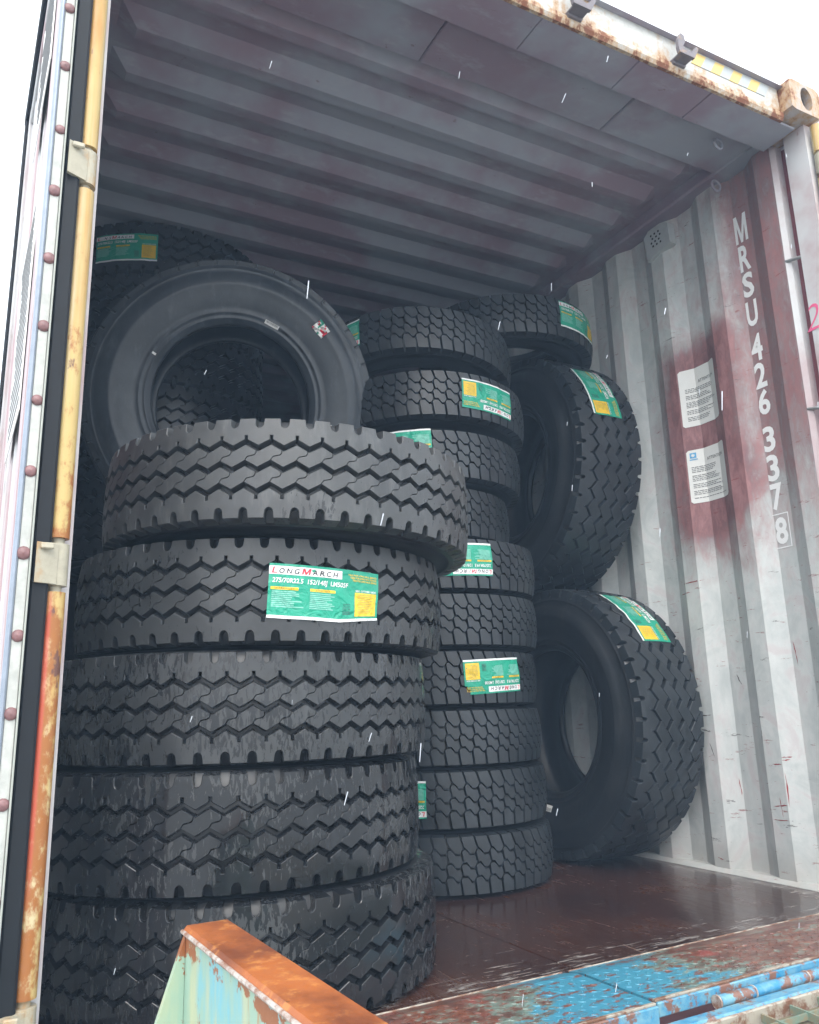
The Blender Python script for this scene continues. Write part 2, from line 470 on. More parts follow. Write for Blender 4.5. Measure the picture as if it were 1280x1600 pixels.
_gc = {}
def glyphs(s, bold=0.0, shear=0.0):
    """flat outline mesh of a line of lettering, normalised to height of capitals = 1"""
    k = (s, bold, shear)
    if k in _gc: return _gc[k]
    cu = bpy.data.curves.new('lettering', 'FONT'); cu.body = s; cu.size = 1.0
    cu.offset = bold; cu.shear = shear; cu.resolution_u = 3
    ob = bpy.data.objects.new('lettering', cu); COL.objects.link(ob)
    dg = bpy.context.evaluated_depsgraph_get()
    me = bpy.data.meshes.new_from_object(ob.evaluated_get(dg))
    v = np.array([(a.co.x, a.co.y) for a in me.vertices]) if len(me.vertices) else np.zeros((0, 2))
    f = [tuple(p.vertices) for p in me.polygons]
    bpy.data.objects.remove(ob); bpy.data.curves.remove(cu); bpy.data.meshes.remove(me)
    _gc[k] = (v, f)
    return v, f


def place_text(s, x0, x1, y0, y1, bold=0.0, shear=0.0):
    v, f = glyphs(s, bold, shear)
    lo, hi = v.min(0), v.max(0)
    w = (v - lo) / (hi - lo)
    return np.stack([x0 + w[:, 0] * (x1 - x0), y0 + w[:, 1] * (y1 - y0)], 1), f

# ------------------------------------------------------------------ ground and yard
g = MB().add([(-400, -400, -1.25), (400, -400, -1.25), (400, 400, -1.25), (-400, 400, -1.25)], [(0, 1, 2, 3)]).build('ground', CONC)
g['kind'] = 'structure'

# ------------------------------------------------------------------ shipping container
CT = thing('shipping_container', 'open grey and maroon steel shipping container loaded with tyres', 'container')
LEN = 12.0
XW, XD = 1.176, 0.036
PITCH, PH = 0.28, 0.015
def wall_x(y):
    """inner surface of the corrugated side wall"""
    t = (y - 0.424 - PH) % PITCH
    if t < 0.069: return XW
    if t < 0.137: return XW + XD * (t - 0.069) / 0.068
    if t < 0.212: return XW + XD
    return XW + XD * (1 - (t - 0.212) / 0.068)
ys = [0.144]
k = -1
while True:
    b0 = 0.424 + PH + k * PITCH
    done = False
    for d in (0, 0.069, 0.137, 0.212):
        y = b0 + d
        if y > LEN: done = True; break
        if y > 0.144 + 1e-4: ys.append(y)
    if done: break
    k += 1
ys.append(LEN)
def side_wall(sign, name):
    mb = MB()
    zs = [0.0, 0.6, 1.2, 1.8, 2.66]
    v = []; f = []
    for y in ys:
        for z in zs: v.append((sign * wall_x(y), y, z))
    for y in ys:
        for z in zs: v.append((sign * (wall_x(y) + 0.004), y, z))
    nz = len(zs); n = len(ys) * nz
    for i in range(len(ys) - 1):
        for j in range(nz - 1):
            a = i * nz + j
            f.append((a, a + 1, a + nz + 1, a + nz)); f.append((n + a, n + a + nz, n + a + nz + 1, n + a + 1))
    mb.add(v, f)
    return mb.build(name, WALL, CT)
WALL_R = side_wall(1, 'side_wall')
WALL_L = side_wall(-1, 'side_wall')
MB().box(-1.21, 1.21, LEN, LEN + 0.05, 0, 2.7).build('end_wall', WALL, CT)

# floor: plywood sheets laid side by side
fl = obj('floor', mesh('floor', [(-1.17, -0.02, -0.012), (1.17, -0.02, -0.012), (1.17, LEN, -0.012), (-1.17, LEN, -0.012)], [(0, 1, 2, 3)], FLOOR), CT)
for (x0, x1) in ((-1.165, 0.0), (0.004, 1.165)):
    for i in range(5):
        y0 = -0.02 + i * 2.4
        MB().box(x0 - (0 if x0 > 0 else 0), x1, y0 + 0.002, y0 + 2.398, -0.010, 0.0, b=0.002).build('plywood_sheet', FLOOR, fl)
# white steel angle along the foot of the wall
MB().prism([(1.160, 0.002), (1.178, 0.016), (1.215, 0.016), (1.215, -0.01), (1.160, -0.01)], 1, 0.13, LEN - 0.01).build('floor_rail', WALL, CT)
MB().prism([(-1.160, 0.002), (-1.178, 0.016), (-1.215, 0.016), (-1.215, -0.01), (-1.160, -0.01)], 1, 0.13, LEN - 0.01).build('floor_rail', WALL, CT)
# understructure
MB().box(-1.219, 1.219, 0.02, LEN, -0.16, -0.02).build('under_frame', MAROON, CT)

# roof: die-stamped ribs across the width
rv = []; rf = []
prof = [(0.10, 2.672), (0.388, 2.672)]
y = 0.388
for k in range(60):
    b0 = 0.392 + k * 0.197
    if b0 + 0.197 > LEN: break
    prof += [(b0, 2.690), (b0 + 0.062, 2.660), (b0 + 0.105, 2.660), (b0 + 0.135, 2.690)]
prof.append((LEN, 2.690))
xs = [-1.16, -1.085, -1.03, -0.5, 0, 0.5, 1.03, 1.085, 1.16]
for (yy, zz) in prof:
    for x in xs:
        e = min(1, max(0, (1.085 - abs(x)) / 0.055))
        rv.append((x, yy, 2.690 + (zz - 2.690) * e))
nx = len(xs)
for i in range(len(prof) - 1):
    for j in range(nx - 1):
        a = i * nx + j
        rf.append((a, a + nx, a + nx + 1, a + 1))
nb = len(rv)
rv += [(-1.2, -0.02, 2.715), (1.2, -0.02, 2.715), (1.2, LEN, 2.715), (-1.2, LEN, 2.715)]
rf.append((nb, nb + 1, nb + 2, nb + 3))
ROOF_O = obj('roof', mesh('roof', rv, rf, ROOF), CT)
for s in (1, -1):
    MB().box(min(s * 1.125, s * 1.219), max(s * 1.125, s * 1.219), 0.10, LEN, 2.635, 2.705, b=0.008).build('top_rail', ROOF, CT)

# door header
HD = MB().box(-1.056, 1.056, 0.0, 0.085, 2.605, 2.722, b=0.006).build('door_header', HEADER, CT)
MB().prism([(-0.006, 2.600), (-0.006, 2.617), (0.012, 2.617), (0.012, 2.588), (0.001, 2.588)], 0, -1.06, 1.06).build('header_lip', HEADER, HD)
MB().box(-1.06, 1.06, -0.004, 0.03, 2.722, 2.730, b=0.002).build('rain_gutter', DARKST, HD)
for (x0, x1) in ((-1.14, -0.466), (-0.4635, 0.024), (0.0265, 0.404), (0.4065, 0.724), (0.7265, 1.14)):
    MB().box(x0, x1, 0.014, 0.15, 2.590, 2.599, b=0.002).build('header_plate', ROOF, HD)
for (x0, x1) in ((-1.14, -0.2), (-0.196, 0.55), (0.554, 1.14)):
    MB().box(x0, x1, 0.150, 0.375, 2.640, 2.655, b=0.004).build('roof_plate', ROOF, HD)
def keeper(x):
    # a forged hook plate standing off the header on a short shelf: tall left claw, low right claw
    q = [(-0.040, 0.000), (0.026, 0.000), (0.048, 0.044), (0.038, 0.050), (0.014, 0.020), (-0.014, 0.020), (-0.022, 0.030),
         (-0.010, 0.050), (-0.013, 0.072), (-0.026, 0.076), (-0.040, 0.050), (-0.044, 0.020)]
    a = MB().prism([(x + u, 2.620 + w) for u, w in q], 1, -0.050, -0.038)
    a.prism([(x + u, 2.620 + w) for u, w in [(-0.034, 0.001), (0.022, 0.001), (0.020, 0.006), (-0.034, 0.006)]], 1, -0.0378, -0.0005)
    a.prism([(x + u, 2.620 + w) for u, w in [(-0.030, -0.010), (0.018, -0.010), (0.024, -0.0005), (-0.036, -0.0005)]], 1, -0.014, -0.0007)
    o = a.build('cam_keeper', DARKST, HD)
    MB().prism([(x - 0.027, 2.6965), (x - 0.013, 2.6925), (x - 0.010, 2.704), (x - 0.022, 2.709)], 1, -0.049, -0.033).build('keeper_tip', WHITEP, o)
for x in (-0.60, -0.15, 0.135, 0.560): keeper(x)
i = 0
x = 0.655
while x < 1.0:
    w = 0.044
    MB().prism([(x, 2.708), (x + w, 2.708), (x + w - 0.03, 2.658), (x - 0.03, 2.658)], 1, -0.0022, -0.0002).build('hazard_stripe', STRG if i % 2 else STRY, HD)
    x += w; i += 1

# corner castings
def casting(s):
    x0, x1, z0, z1, y0, y1 = 1.057, 1.219, 2.612, 2.735, -0.045, 0.13
    n = 32
    out = []; ov = []
    cx, cz = (x0 + x1) / 2, (z0 + z1) / 2
    rr = 0.028
    def rp(t):
        c, q = math.cos(t), math.sin(t)
        hx, hz = (x1 - x0) / 2, (z1 - z0) / 2
        k = min(hx / abs(c) if abs(c) > 1e-6 else 9, hz / abs(q) if abs(q) > 1e-6 else 9)
        px, pz = c * k, q * k
        if px > hx - rr and pz > hz - rr:
            d = Vector((px - (hx - rr), pz - (hz - rr))); d = d.normalized() * rr
            px, pz = hx - rr + d.x, hz - rr + d.y
        return cx + px, cz + pz
    for k in range(n):
        t = 2 * PI * k / n + 0.0001
        out.append(rp(t))
        ov.append((cx + 0.004 + 0.031 * math.cos(t), cz + 0.047 * math.sin(t)))
    v = []
    for (X, Z) in out: v.append((s * X, y0, Z))
    for (X, Z) in ov: v.append((s * X, y0, Z))
    for (X, Z) in ov: v.append((s * X, y0 + 0.03, Z))
    for (X, Z) in out: v.append((s * X, y1, Z))
    f = []
    for k in range(n):
        j = (k + 1) % n
        f += [(k, j, n + j, n + k), (n + k, n + j, 2 * n + j, 2 * n + k), (k, 3 * n + k, 3 * n + j, j)]
    mi = [0] * len(f)
    f += [tuple(2 * n + k for k in range(n)), tuple(3 * n + k for k in range(n))]
    mi += [1, 0]
    me = mesh('corner_casting', v, f, [CASTING, BLACK], False, mi)
    return obj('corner_casting', me, CT)
casting(1); casting(-1)

# rear corner posts
def corner_post(s):
    P = [(1.170, 0.0), (1.170, 0.086), (1.210, 0.088), (1.210, 0.128), (1.182, 0.132), (1.172, 0.150), (1.219, 0.150), (1.219, 0.0)]
    a = MB().prism([(s * x, y) for x, y in P], 2, -0.14, 2.618)
    o = a.build('corner_post', POST, CT)
    c = MB().prism([(s * 1.2085, 0.089), (s * 1.2085, 0.127), (s * 1.2095, 0.127), (s * 1.2095, 0.089)], 2, 0.0, 2.60)
    c.build('post_channel', MAROON, o)
    for z in (2.142, 1.575, 1.0, 0.45):
        MB().tube((s * 1.176, 0.080, z - 0.012), (s * 1.176, 0.150, z + 0.004), 0.006).build('lashing_bar', STEELG, o, True)
    # hinge-pin rods and hinges
    xr = s * 1.196
    hz = [0.13, 0.865, 1.66, 2.44]
    segs = [-0.1] + [q for h in hz for q in (h - 0.042, h + 0.042)] + [2.60]
    for k in range(0, len(segs), 2):
        MB().tube((xr, -0.026, segs[k] + 0.006), (xr, -0.026, segs[k + 1] - 0.006), 0.0185, 20).build('hinge_rod', OCHRE, o, True)
    for h in hz:
        hb = MB().tube((xr, -0.027, h - 0.037), (xr, -0.027, h + 0.037), 0.0195, 20)
        hb.tube((xr, -0.026, h - 0.052), (xr, -0.026, h + 0.052), 0.011, 12)
        ho = hb.build('hinge', HINGE, o, True)
        MB().prism([(xr, -0.0485), (xr + s * 0.036, -0.066), (xr + s * 0.036, -0.058), (xr, -0.036)], 2, h - 0.036, h + 0.034).build('hinge_blade', HINGE, ho)
        MB().box(min(xr + s * 0.008, xr + s * 0.030), max(xr + s * 0.008, xr + s * 0.030), -0.068, -0.060, h + 0.022, h + 0.033, b=0.002).build('hinge_weld', HINGE, ho)
    return o
POST_R = corner_post(1); POST_L = corner_post(-1)

# left-hand door folded right back along the outside of the container
DO = Matrix.Translation((-1.212, -0.052, 0)) @ Matrix.Rotation(R_(1.47), 4, 'Z')
DOOR = obj('container_door', None, CT)
DOOR.matrix_world = DO
DW, DT, DH = 1.16, 0.058, 2.585
def dbox(name, x0, x1, y0, y1, z0, z1, mat, b=0.003):
    return MB().box(x0, x1, y0, y1, z0, z1, b=b).build(name, mat, DOOR)
dbox('door_stile', -DT, -0.003, 0.006, 0.10, 0, DH, DOORP)
dbox('door_stile', -DT, -0.003, DW - 0.10, DW, 0, DH, DOORP)
dbox('door_rail', -DT + 0.001, -0.004, 0.10, DW - 0.10, DH - 0.10, DH - 0.001, DOORP)
dbox('door_rail', -DT + 0.001, -0.004, 0.10, DW - 0.10, 0.001, 0.10, DOORP)
pn = MB()
pv = []; pf = []
nn = 8
for i in range(nn * 4 + 1):
    kx = i % 4
    y = 0.10 + (DW - 0.2) * i / (nn * 4)
    xx = -0.050 if kx in (0, 1) else -0.026
    pv += [(xx, y, 0.10), (xx, y, DH - 0.10)]
    if i: pf.append((2 * i - 2, 2 * i, 2 * i + 1, 2 * i - 1))
pn.add(pv, pf).build('door_panel', DOORP, DOOR)
# end strip: rubber gasket, pale bead, riveted retainer, steel lip
dbox('door_gasket', -0.026, 0.004, 0.000, 0.010, 0.005, DH - 0.002, GASKET, 0.005)
dbox('gasket_bead', -0.0295, -0.0265, -0.011, 0.004, 0.005, DH - 0.002, PALE, 0.001)
dbox('gasket_retainer', -0.047, -0.030, -0.004, 0.0055, 0.004, DH - 0.002, STEELS, 0.001)
dbox('gasket_lip', -0.0565, -0.0475, -0.009, 0.0055, 0.004, DH - 0.002, LIP, 0.003)
rv = []; rf = []
for j, (r, h) in enumerate(((0.0120, 0), (0.0112, 0.003), (0.0078, 0.0056), (0.0, 0.0068))):
    for i in range(12):
        a = 2 * PI * i / 12
        rv.append((r * math.cos(a), -h, r * math.sin(a)))
for j in range(3):
    for i in range(12):
        rf.append((j * 12 + i, j * 12 + (i + 1) % 12, j * 12 + 12 + (i + 1) % 12, j * 12 + 12 + i))
rmesh = mesh('rivet', rv, rf, RIVET, True)
z = 0.05
while z < DH:
    rv_o = obj('rivet', rmesh, DOOR, (-0.0385 + random.uniform(-.0015, .0015), -0.004, z + random.uniform(-.007, .007)), (0, random.uniform(0, 3), 0)); rv_o.scale = (random.uniform(.82, 1.05),) * 3; z += 0.139
# gasket round the other three edges, on the inner face
dbox('door_gasket', -DT - 0.012, -DT + 0.0005, 0.02, DW, DH - 0.045, DH - 0.003, GASKET, 0.003)
dbox('door_gasket', -DT - 0.010, -DT + 0.0005, 0.02, DW, 0.003, 0.040, GASKET, 0.003)
dbox('door_gasket', -DT - 0.010, -DT + 0.0005, DW - 0.04, DW, 0.041, DH - 0.046, GASKET, 0.003)
def door_notice(z0, z1, y0, y1):
    o = MB().box(-DT - 0.0022, -DT - 0.0004, y0, y1, z0, z1).build('notice_sheet', PAPERW, DOOR)
    a = MB(); z = z1 - 0.03
    while z > z0 + 0.02:
        a.box(-DT - 0.0034, -DT - 0.0024, y0 + 0.03, y1 - 0.03 - random.random() * 0.08, z, z + 0.010); z -= 0.028
    a.build('notice_print', INK, o)['kind'] = 'stuff'
door_notice(1.98, 2.36, 0.13, 0.52)
door_notice(1.18, 1.66, 0.13, 0.52)
# the other door leaf, folded back on its own side
d2 = obj('container_door', None, CT)
d2.matrix_world = Matrix.Translation((1.224, -0.045, 0)) @ Matrix.Rotation(R_(-1.2), 4, 'Z')
MB().box(0.003, 0.055, 0.006, DW, 0, DH, b=0.004).build('door_stile', DOORP, d2)
MB().box(-0.002, 0.026, -0.008, 0.005, 0, DH, b=0.004).build('door_gasket', GASKET, d2)

# writing and fittings on the wall -------------------------------------------------
def wall_print(name, items, parent, off=0.0015):
    """items: list of (pts2d in (y, z), faces, material); laid on the corrugation"""
    mats = []; mb = MB()
    for pts, fs, mt in items:
        if mt not in mats: mats.append(mt)
        mb.add([(wall_x(y) - off, y, z) for y, z in pts], fs, mats.index(mt))
    return mb.build(name, mats, parent)
chars = [('M', 2.462, 2.343), ('R', 2.331, 2.221), ('S', 2.212, 2.109), ('U', 2.092, 1.988), ('4', 1.953, 1.845), ('2', 1.837, 1.736),
         ('6', 1.730, 1.631), ('3', 1.584, 1.487), ('3', 1.475, 1.375), ('7', 1.366, 1.267), ('8', 1.240, 1.142)]
for ch, zt, zb in chars:
    if ch == 'M':
        pts = np.array([(0, 0), (.2, 0), (.2, .62), (.42, 0), (.58, 0), (.8, .62), (.8, 0), (1, 0), (1, 1), (.76, 1), (.5, .30), (.24, 1), (0, 1)])
        fs = [tuple(range(13))]
    else:
        pts, fs = place_text(ch, 0, 1, 0, 1, 0.030)
    hw = 0.025 if ch != 'M' else 0.029
    P = [(0.345 + hw - p[0] * 2 * hw, zb + p[1] * (zt - zb)) for p in pts]
    mb = MB().add([(XW + XD - 0.0015, y, z) for y, z in P], fs)
    mb.build('painted_character', LETTER, WALL_R)
fr = MB()
fy0, fy1, fz0, fz1, t = 0.309, 0.381, 1.128, 1.254, 0.004
for (a, b_, c_, d_) in ((fy0, fy1, fz0, fz0 + t), (fy0, fy1, fz1 - t, fz1), (fy0, fy0 + t, fz0 + t, fz1 - t), (fy1 - t, fy1, fz0 + t, fz1 - t)):
    fr.add([(XW + XD - 0.0015, a, c_), (XW + XD - 0.0015, b_, c_), (XW + XD - 0.0015, b_, d_), (XW + XD - 0.0015, a, d_)], [(0, 1, 2, 3)])
fr.build('painted_frame', LETTER, WALL_R)

def notice(y0, y1, z0, z1, logo):
    ylist = sorted(set([y0, y1] + [q for q in ys if y0 < q < y1] + [y0 + 0.008, y1 - 0.008]))
    rr = 0.008
    v = []; f = []
    for y in ylist:
        d = rr if y in (y0, y1) else 0
        v += [(wall_x(y) - 0.002, y, z0 + d), (wall_x(y) - 0.002, y, z1 - d)]
    for i in range(len(ylist) - 1): f.append((2 * i, 2 * i + 2, 2 * i + 3, 2 * i + 1))
    o = obj('notice_sheet', mesh('notice_sheet', v, f, PAPERW), WALL_R)
    it = []
    W = y1 - y0
    def seg(u0, u1, za, zb, mt):
        ya, yb = y1 - u1 * W, y1 - u0 * W
        yl = sorted(set([ya, yb] + [q for q in ys if ya < q < yb]))
        pts = []; fs = []
        for y in yl: pts += [(y, za), (y, zb)]
        for i in range(len(yl) - 1): fs.append((2 * i, 2 * i + 2, 2 * i + 3, 2 * i + 1))
        it.append((pts, fs, mt))
    pts, fs = place_text('ATTENTION', 0.42, 0.90, 0, 1, 0.01)
    zt = z1 - (0.042 if logo else 0.055)
    it.append(([(y1 - p[0] * W, zt - 0.012 + p[1] * 0.013) for p in pts], fs, INK))
    if logo:
        u0, u1, za, zb = 0.07, 0.20, z1 - 0.034, z1 - 0.012
        seg(u0, u1, za, zb, NBLUE)
        cy, cz, r = y1 - 0.135 * W, z1 - 0.023, 0.0085
        st = [(cy + (r if i % 2 == 0 else r * 0.5) * math.sin(PI * i / 7), cz + (r if i % 2 == 0 else r * 0.5) * math.cos(PI * i / 7)) for i in range(14)]
        star = st
        seg(0.06, 0.22, z1 - 0.042, z1 - 0.038, NBLUE)
    z = zt - 0.032
    rnd = random.Random(5 if logo else 9)
    while z > z0 + 0.018:
        for _ in range(rnd.choice((2, 3, 4))):
            u = 0.08 if logo else 0.12
            end = rnd.uniform(0.55, 0.93)
            while u < end:
                w = rnd.uniform(0.03, 0.09)
                seg(u, min(end, u + w), z, z + 0.0028, INK); u += w + 0.014
            z -= 0.0068
            if z < z0 + 0.018: break
        z -= 0.008
    wall_print('notice_print', it, o, 0.0032)['kind'] = 'stuff'
    if logo:
        wall_print('notice_star', [(star, [tuple(range(14))], PAPERW)], o, 0.0044)
notice(0.535, 0.712, 1.690, 1.935, False)
notice(0.535, 0.712, 1.372, 1.592, True)

# scratches through the white paint
for k, ((ya, za), (yb, zb)) in enumerate([((.806, 1.062), (.696, 1.066)), ((.836, 1.024), (.764, 1.025)), ((.48, .387), (.441, .388)), ((.44, .411), (.407, .413)),
        ((.439, .401), (.413, .404)), ((.494, .249), (.436, .255)), ((.503, .204), (.442, .206)), ((.468, .28), (.461, .214)), ((.434, .365), (.433, .247)),
        ((.793, .551), (.726, .555)), ((.787, .503), (.738, .494)), ((.512, .547), (.487, .546)), ((.77, .048), (.741, .043)), ((.508, .503), (.512, .459)),
        ((.75, .454), (.731, .397)), ((.62, .70), (.60, .66)), ((.66, .33), (.655, .27)), ((.36, .80), (.352, .72))]):
    rs = random.Random(k); n_ = 7; pts = []; fs = []
    d = Vector((yb - ya, zb - za)); q = Vector((-d.y, d.x)).normalized()
    for i in range(n_ + 1):
        t = i / n_; w_ = rs.uniform(0.0006, 0.0024) * (1 - abs(2 * t - 1) ** 3); j_ = rs.uniform(-0.0012, 0.0012)
        c_ = Vector((ya, za)) + d * t + q * j_
        pts += [tuple(c_ + q * w_), tuple(c_ - q * w_)]
        if i: fs.append((2 * i - 2, 2 * i - 1, 2 * i + 1, 2 * i))
    wall_print('paint_scratch', [(pts, fs, SCR_R if k not in (9, 10, 11, 13, 14, 15) else SCR_D)], WALL_R, 0.0008)
# ventilator
vb = MB().prism([(0.655, 2.505), (0.790, 2.480), (0.800, 2.600), (0.770, 2.618), (0.680, 2.612), (0.660, 2.600)], 0, XW - 0.018, XW + 0.02)
vo = vb.build('ventilator', GREYP, WALL_R)
for r in range(4):
    for c_ in range(3):
        yy = 0.705 + c_ * 0.022 + (r % 2) * 0.008; zz = 2.535 + r * 0.018
        MB().box(XW - 0.0192, XW - 0.0175, yy - 0.004, yy + 0.004, zz - 0.004, zz + 0.004).build('vent_hole', BLACK, vo)
# lashing rings under the top rail
def ring(p, R0, r, parent, ax):
    v = []; f = []; n, k = 20, 6
    for i in range(n):
        a = 2 * PI * i / n
        for j in range(k):
            b = 2 * PI * j / k
            rr = R0 + r * math.cos(b)
            q = (rr * math.cos(a), r * math.sin(b), rr * math.sin(a))
            if ax == 'x': q = (q[1], q[0], q[2])
            v.append((p[0] + q[0], p[1] + q[1], p[2] + q[2]))
    for i in range(n):
        for j in range(k):
            f.append((i * k + j, ((i + 1) % n) * k + j, ((i + 1) % n) * k + (j + 1) % k, i * k + (j + 1) % k))
    return obj('lashing_ring', mesh('lashing_ring', v, f, ROOF, True), parent)
ring((1.120, 0.36, 2.575), 0.022, 0.005, WALL_R, 'y')
ring((1.120, 1.62, 2.585), 0.022, 0.005, WALL_R, 'y')
ring((0.96, 0.20, 2.600), 0.020, 0.005, HD, 'y')
# sprayed figure on the post
pts, fs = place_text('2', 0, 1, 0, 1, -0.012, 0.25)
MB().add([(1.1685, 0.105 - p[0] * 0.055, 1.842 + p[1] * 0.095) for p in pts], fs).build('sprayed_figure', PINK, POST_R)

# ------------------------------------------------------------------ tyres
class Rec:
    """verts, faces and a shading normal per face corner; can be repeated round the axle"""
    def __init__(s): s.v = []; s.f = []; s.n = []
    def mesh(s, name, mat):
        me = bpy.data.meshes.new(name)
        me.from_pydata([tuple(map(float, q)) for q in s.v], [], s.f)
        me.materials.append(mat)
        me.polygons.foreach_set('use_smooth', [True] * len(me.polygons))
        me.normals_split_custom_set([tuple(map(float, q)) for fn in s.n for q in fn])
        me.update()
        return me
    def repeated(s, angles):
        o = Rec(); V = np.array(s.v, float)
        for a in angles:
            c, q = math.cos(a), math.sin(a); M = np.array([[c, -q, 0], [q, c, 0], [0, 0, 1]])
            k = len(o.v)
            o.v += list(V @ M.T)
            o.f += [tuple(i + k for i in f) for f in s.f]
            o.n += [[M @ np.array(n) for n in fn] for fn in s.n]
        return o
    def join(s, o):
        k = len(s.v); s.v += o.v; s.f += [tuple(i + k for i in f) for f in o.f]; s.n += o.n; return s


class Tyre:
    pass


def crown(T, v):
    return T.R - T.drop * (abs(v) / (T.TW / 2)) ** 2.6

def P3(T, u, v, h):
    r = crown(T, v) + h; a = u / T.R
    return np.array((r * math.cos(a), r * math.sin(a), v))

def flat_n(rec, f):
    a, b, c = (np.array(rec.v[i]) for i in f[:3])
    n = np.cross(b - a, c - a)
    if len(f) > 3:
        n = n + np.cross(c - a, np.array(rec.v[f[3]]) - a)
    l = np.linalg.norm(n)
    return n / l if l > 1e-12 else np.array((0, 0, 1.0))

def miter(pts, closed=True):
    n = len(pts); out = []
    for i in range(n):
        p = np.array(pts[i])
        a = np.array(pts[i - 1]) if (closed or i > 0) else None
        b = np.array(pts[(i + 1) % n]) if (closed or i < n - 1) else None
        ns = []
        if a is not None:
            d = p - a; d = d / (np.linalg.norm(d) + 1e-12); ns.append(np.array((-d[1], d[0])))
        if b is not None:
            d = b - p; d = d / (np.linalg.norm(d) + 1e-12); ns.append(np.array((-d[1], d[0])))
        m_ = sum(ns); l = np.linalg.norm(m_)
        m_ = m_ / l if l > 1e-9 else ns[0]
        k = max(0.5, float(m_ @ ns[0]))
        out.append(m_ / k)          # points inward for a ccw outline
    return out

def block_rec(T, out, depth=0.013, bevel=0.0006, taper=0.0010, outer=()):
    """raised tread block from a ccw outline in (u, v); `outer` vertices run down the shoulder"""
    rec = Rec(); mt = miter(out); n = len(out)
    for (p, q) in zip(out, mt): rec.v.append(P3(T, p[0] + q[0] * bevel, p[1] + q[1] * bevel, 0))
    for (p, q) in zip(out, mt): rec.v.append(P3(T, p[0], p[1], -bevel))
    for i, (p, q) in enumerate(zip(out, mt)):
        if i in outer:
            rec.v.append(P3(T, p[0], p[1] + math.copysign(0.005, p[1]), -0.032))
        else:
            rec.v.append(P3(T, p[0] - q[0] * taper, p[1] - q[1] * T.taper, -depth))
    top = tuple(range(n))
    rec.f.append(top)
    tn = []
    for i in top:
        a = math.atan2(rec.v[i][1], rec.v[i][0]); tn.append(np.array((math.cos(a), math.sin(a), 0.06 * rec.v[i][2] / T.TW)))
    rec.n.append(tn)
    for k in (0, n):
        for i in range(n):
            j = (i + 1) % n
            f = (k + i, k + n + i, k + n + j, k + j)
            rec.f.append(f); q = flat_n(rec, f); rec.n.append([q] * 4)
    return rec

def shoulder_rec(T, inner, outer, scal, depth, mirror):
    """one pitch of a shoulder rib: inner path (u rising), outer path (u rising), scal flags for cut-outs"""
    rec = Rec(); bv = 0.0012
    mi = miter(inner, False); mo = miter(outer, False)
    for L in (mi, mo):
        for k in (0, -1): L[k] = np.array((0.0, 1.0))
    mp = (lambda u, v: (u + T.p / 2, -v)) if mirror else (lambda u, v: (u, v))
    def A(u, v, h): u, v = mp(u, v); rec.v.append(P3(T, u, v, h))
    ni, no = len(inner), len(outer)
    for (p, q) in zip(inner, mi): A(p[0] + q[0] * bv, p[1] + q[1] * bv, 0)
    for (p, q) in zip(outer, mo): A(p[0] - q[0] * bv, p[1] - q[1] * bv, 0)
    for p in inner: A(p[0], p[1], -bv)
    for p in outer: A(p[0], p[1], -bv)
    for (p, q) in zip(inner, mi): A(p[0] - q[0] * bv, p[1] - q[1] * T.taper, -depth)
    for p, sflag in zip(outer, scal): A(p[0], p[1] + (0.0 if sflag else 0.005), -0.034)
    n = ni + no
    def F(f, top=False):
        if mirror: f = tuple(reversed(f))
        rec.f.append(f)
        if top:
            q = []
            for i in f:
                a = math.atan2(rec.v[i][1], rec.v[i][0]); q.append(np.array((math.cos(a), math.sin(a), 0.06 * rec.v[i][2] / T.TW)))
            rec.n.append(q)
        else:
            q = flat_n(rec, f); rec.n.append([q] * len(f))
    F(tuple(range(ni)) + tuple(ni + no - 1 - i for i in range(no)), True)
    for k in (0, n):
        for i in range(ni - 1): F((k + i, k + n + i, k + n + i + 1, k + i + 1))
        for i in range(no - 1): F((k + ni + i + 1, k + n + ni + i + 1, k + n + ni + i, k + ni + i))
    return rec

def carcass(T):
    R, h, s, r0 = T.R, T.TW / 2, T.SW / 2, T.r0
    gd = T.gd
    H = [(R - gd, 0.0), (crown(T, h - .03) - gd, h - .03), (R - 0.037, h + 0.002), (R - 0.040, h + 0.004), (R - 0.048, h + 0.0045),
         (R - 0.050, h + 0.007), (R - 0.056, h + 0.007), (R - 0.058, h + 0.0055),
         (R - 0.080, s - 0.003), (R - 0.110, s), (R - 0.113, s + 0.0012), (R - 0.122, s + 0.0012), (R - 0.125, s),
         (R - 0.150, s - 0.003), (r0 + 0.062, s - 0.013), (r0 + 0.046, s - 0.021), (r0 + 0.044, s - 0.019), (r0 + 0.038, s - 0.021), (r0 + 0.036, s - 0.024),
         (r0 + 0.026, s - 0.028), (r0 + 0.024, s - 0.026), (r0 + 0.019, s - 0.027), (r0 + 0.017, s - 0.031),
         (r0 + 0.006, s - 0.036), (r0 - 0.002, s - 0.046), (r0 - 0.003, s - 0.056), (r0 + 0.006, s - 0.066),
         (r0 + 0.030, s - 0.056), (R - 0.150, s - 0.024), (R - 0.095, s - 0.020), (R - 0.062, s - 0.036), (R - 0.050, h * 0.55), (R - 0.048, 0.0)]
    low = [(r, -z) for r, z in H]
    prof = H + low[-2:0:-1]
    n = 112; v = []; f = []
    m_ = len(prof)
    for i in range(n):
        a = 2 * PI * i / n; c, q = math.cos(a), math.sin(a)
        v += [(r * c, r * q, z) for r, z in prof]
    for i in range(n):
        for j in range(m_):
            a, b = i * m_ + j, i * m_ + (j + 1) % m_
            c_, d = ((i + 1) % n) * m_ + (j + 1) % m_, ((i + 1) % n) * m_ + j
            f.append((a, d, c_, b))
    T.prof = H
    return v, f

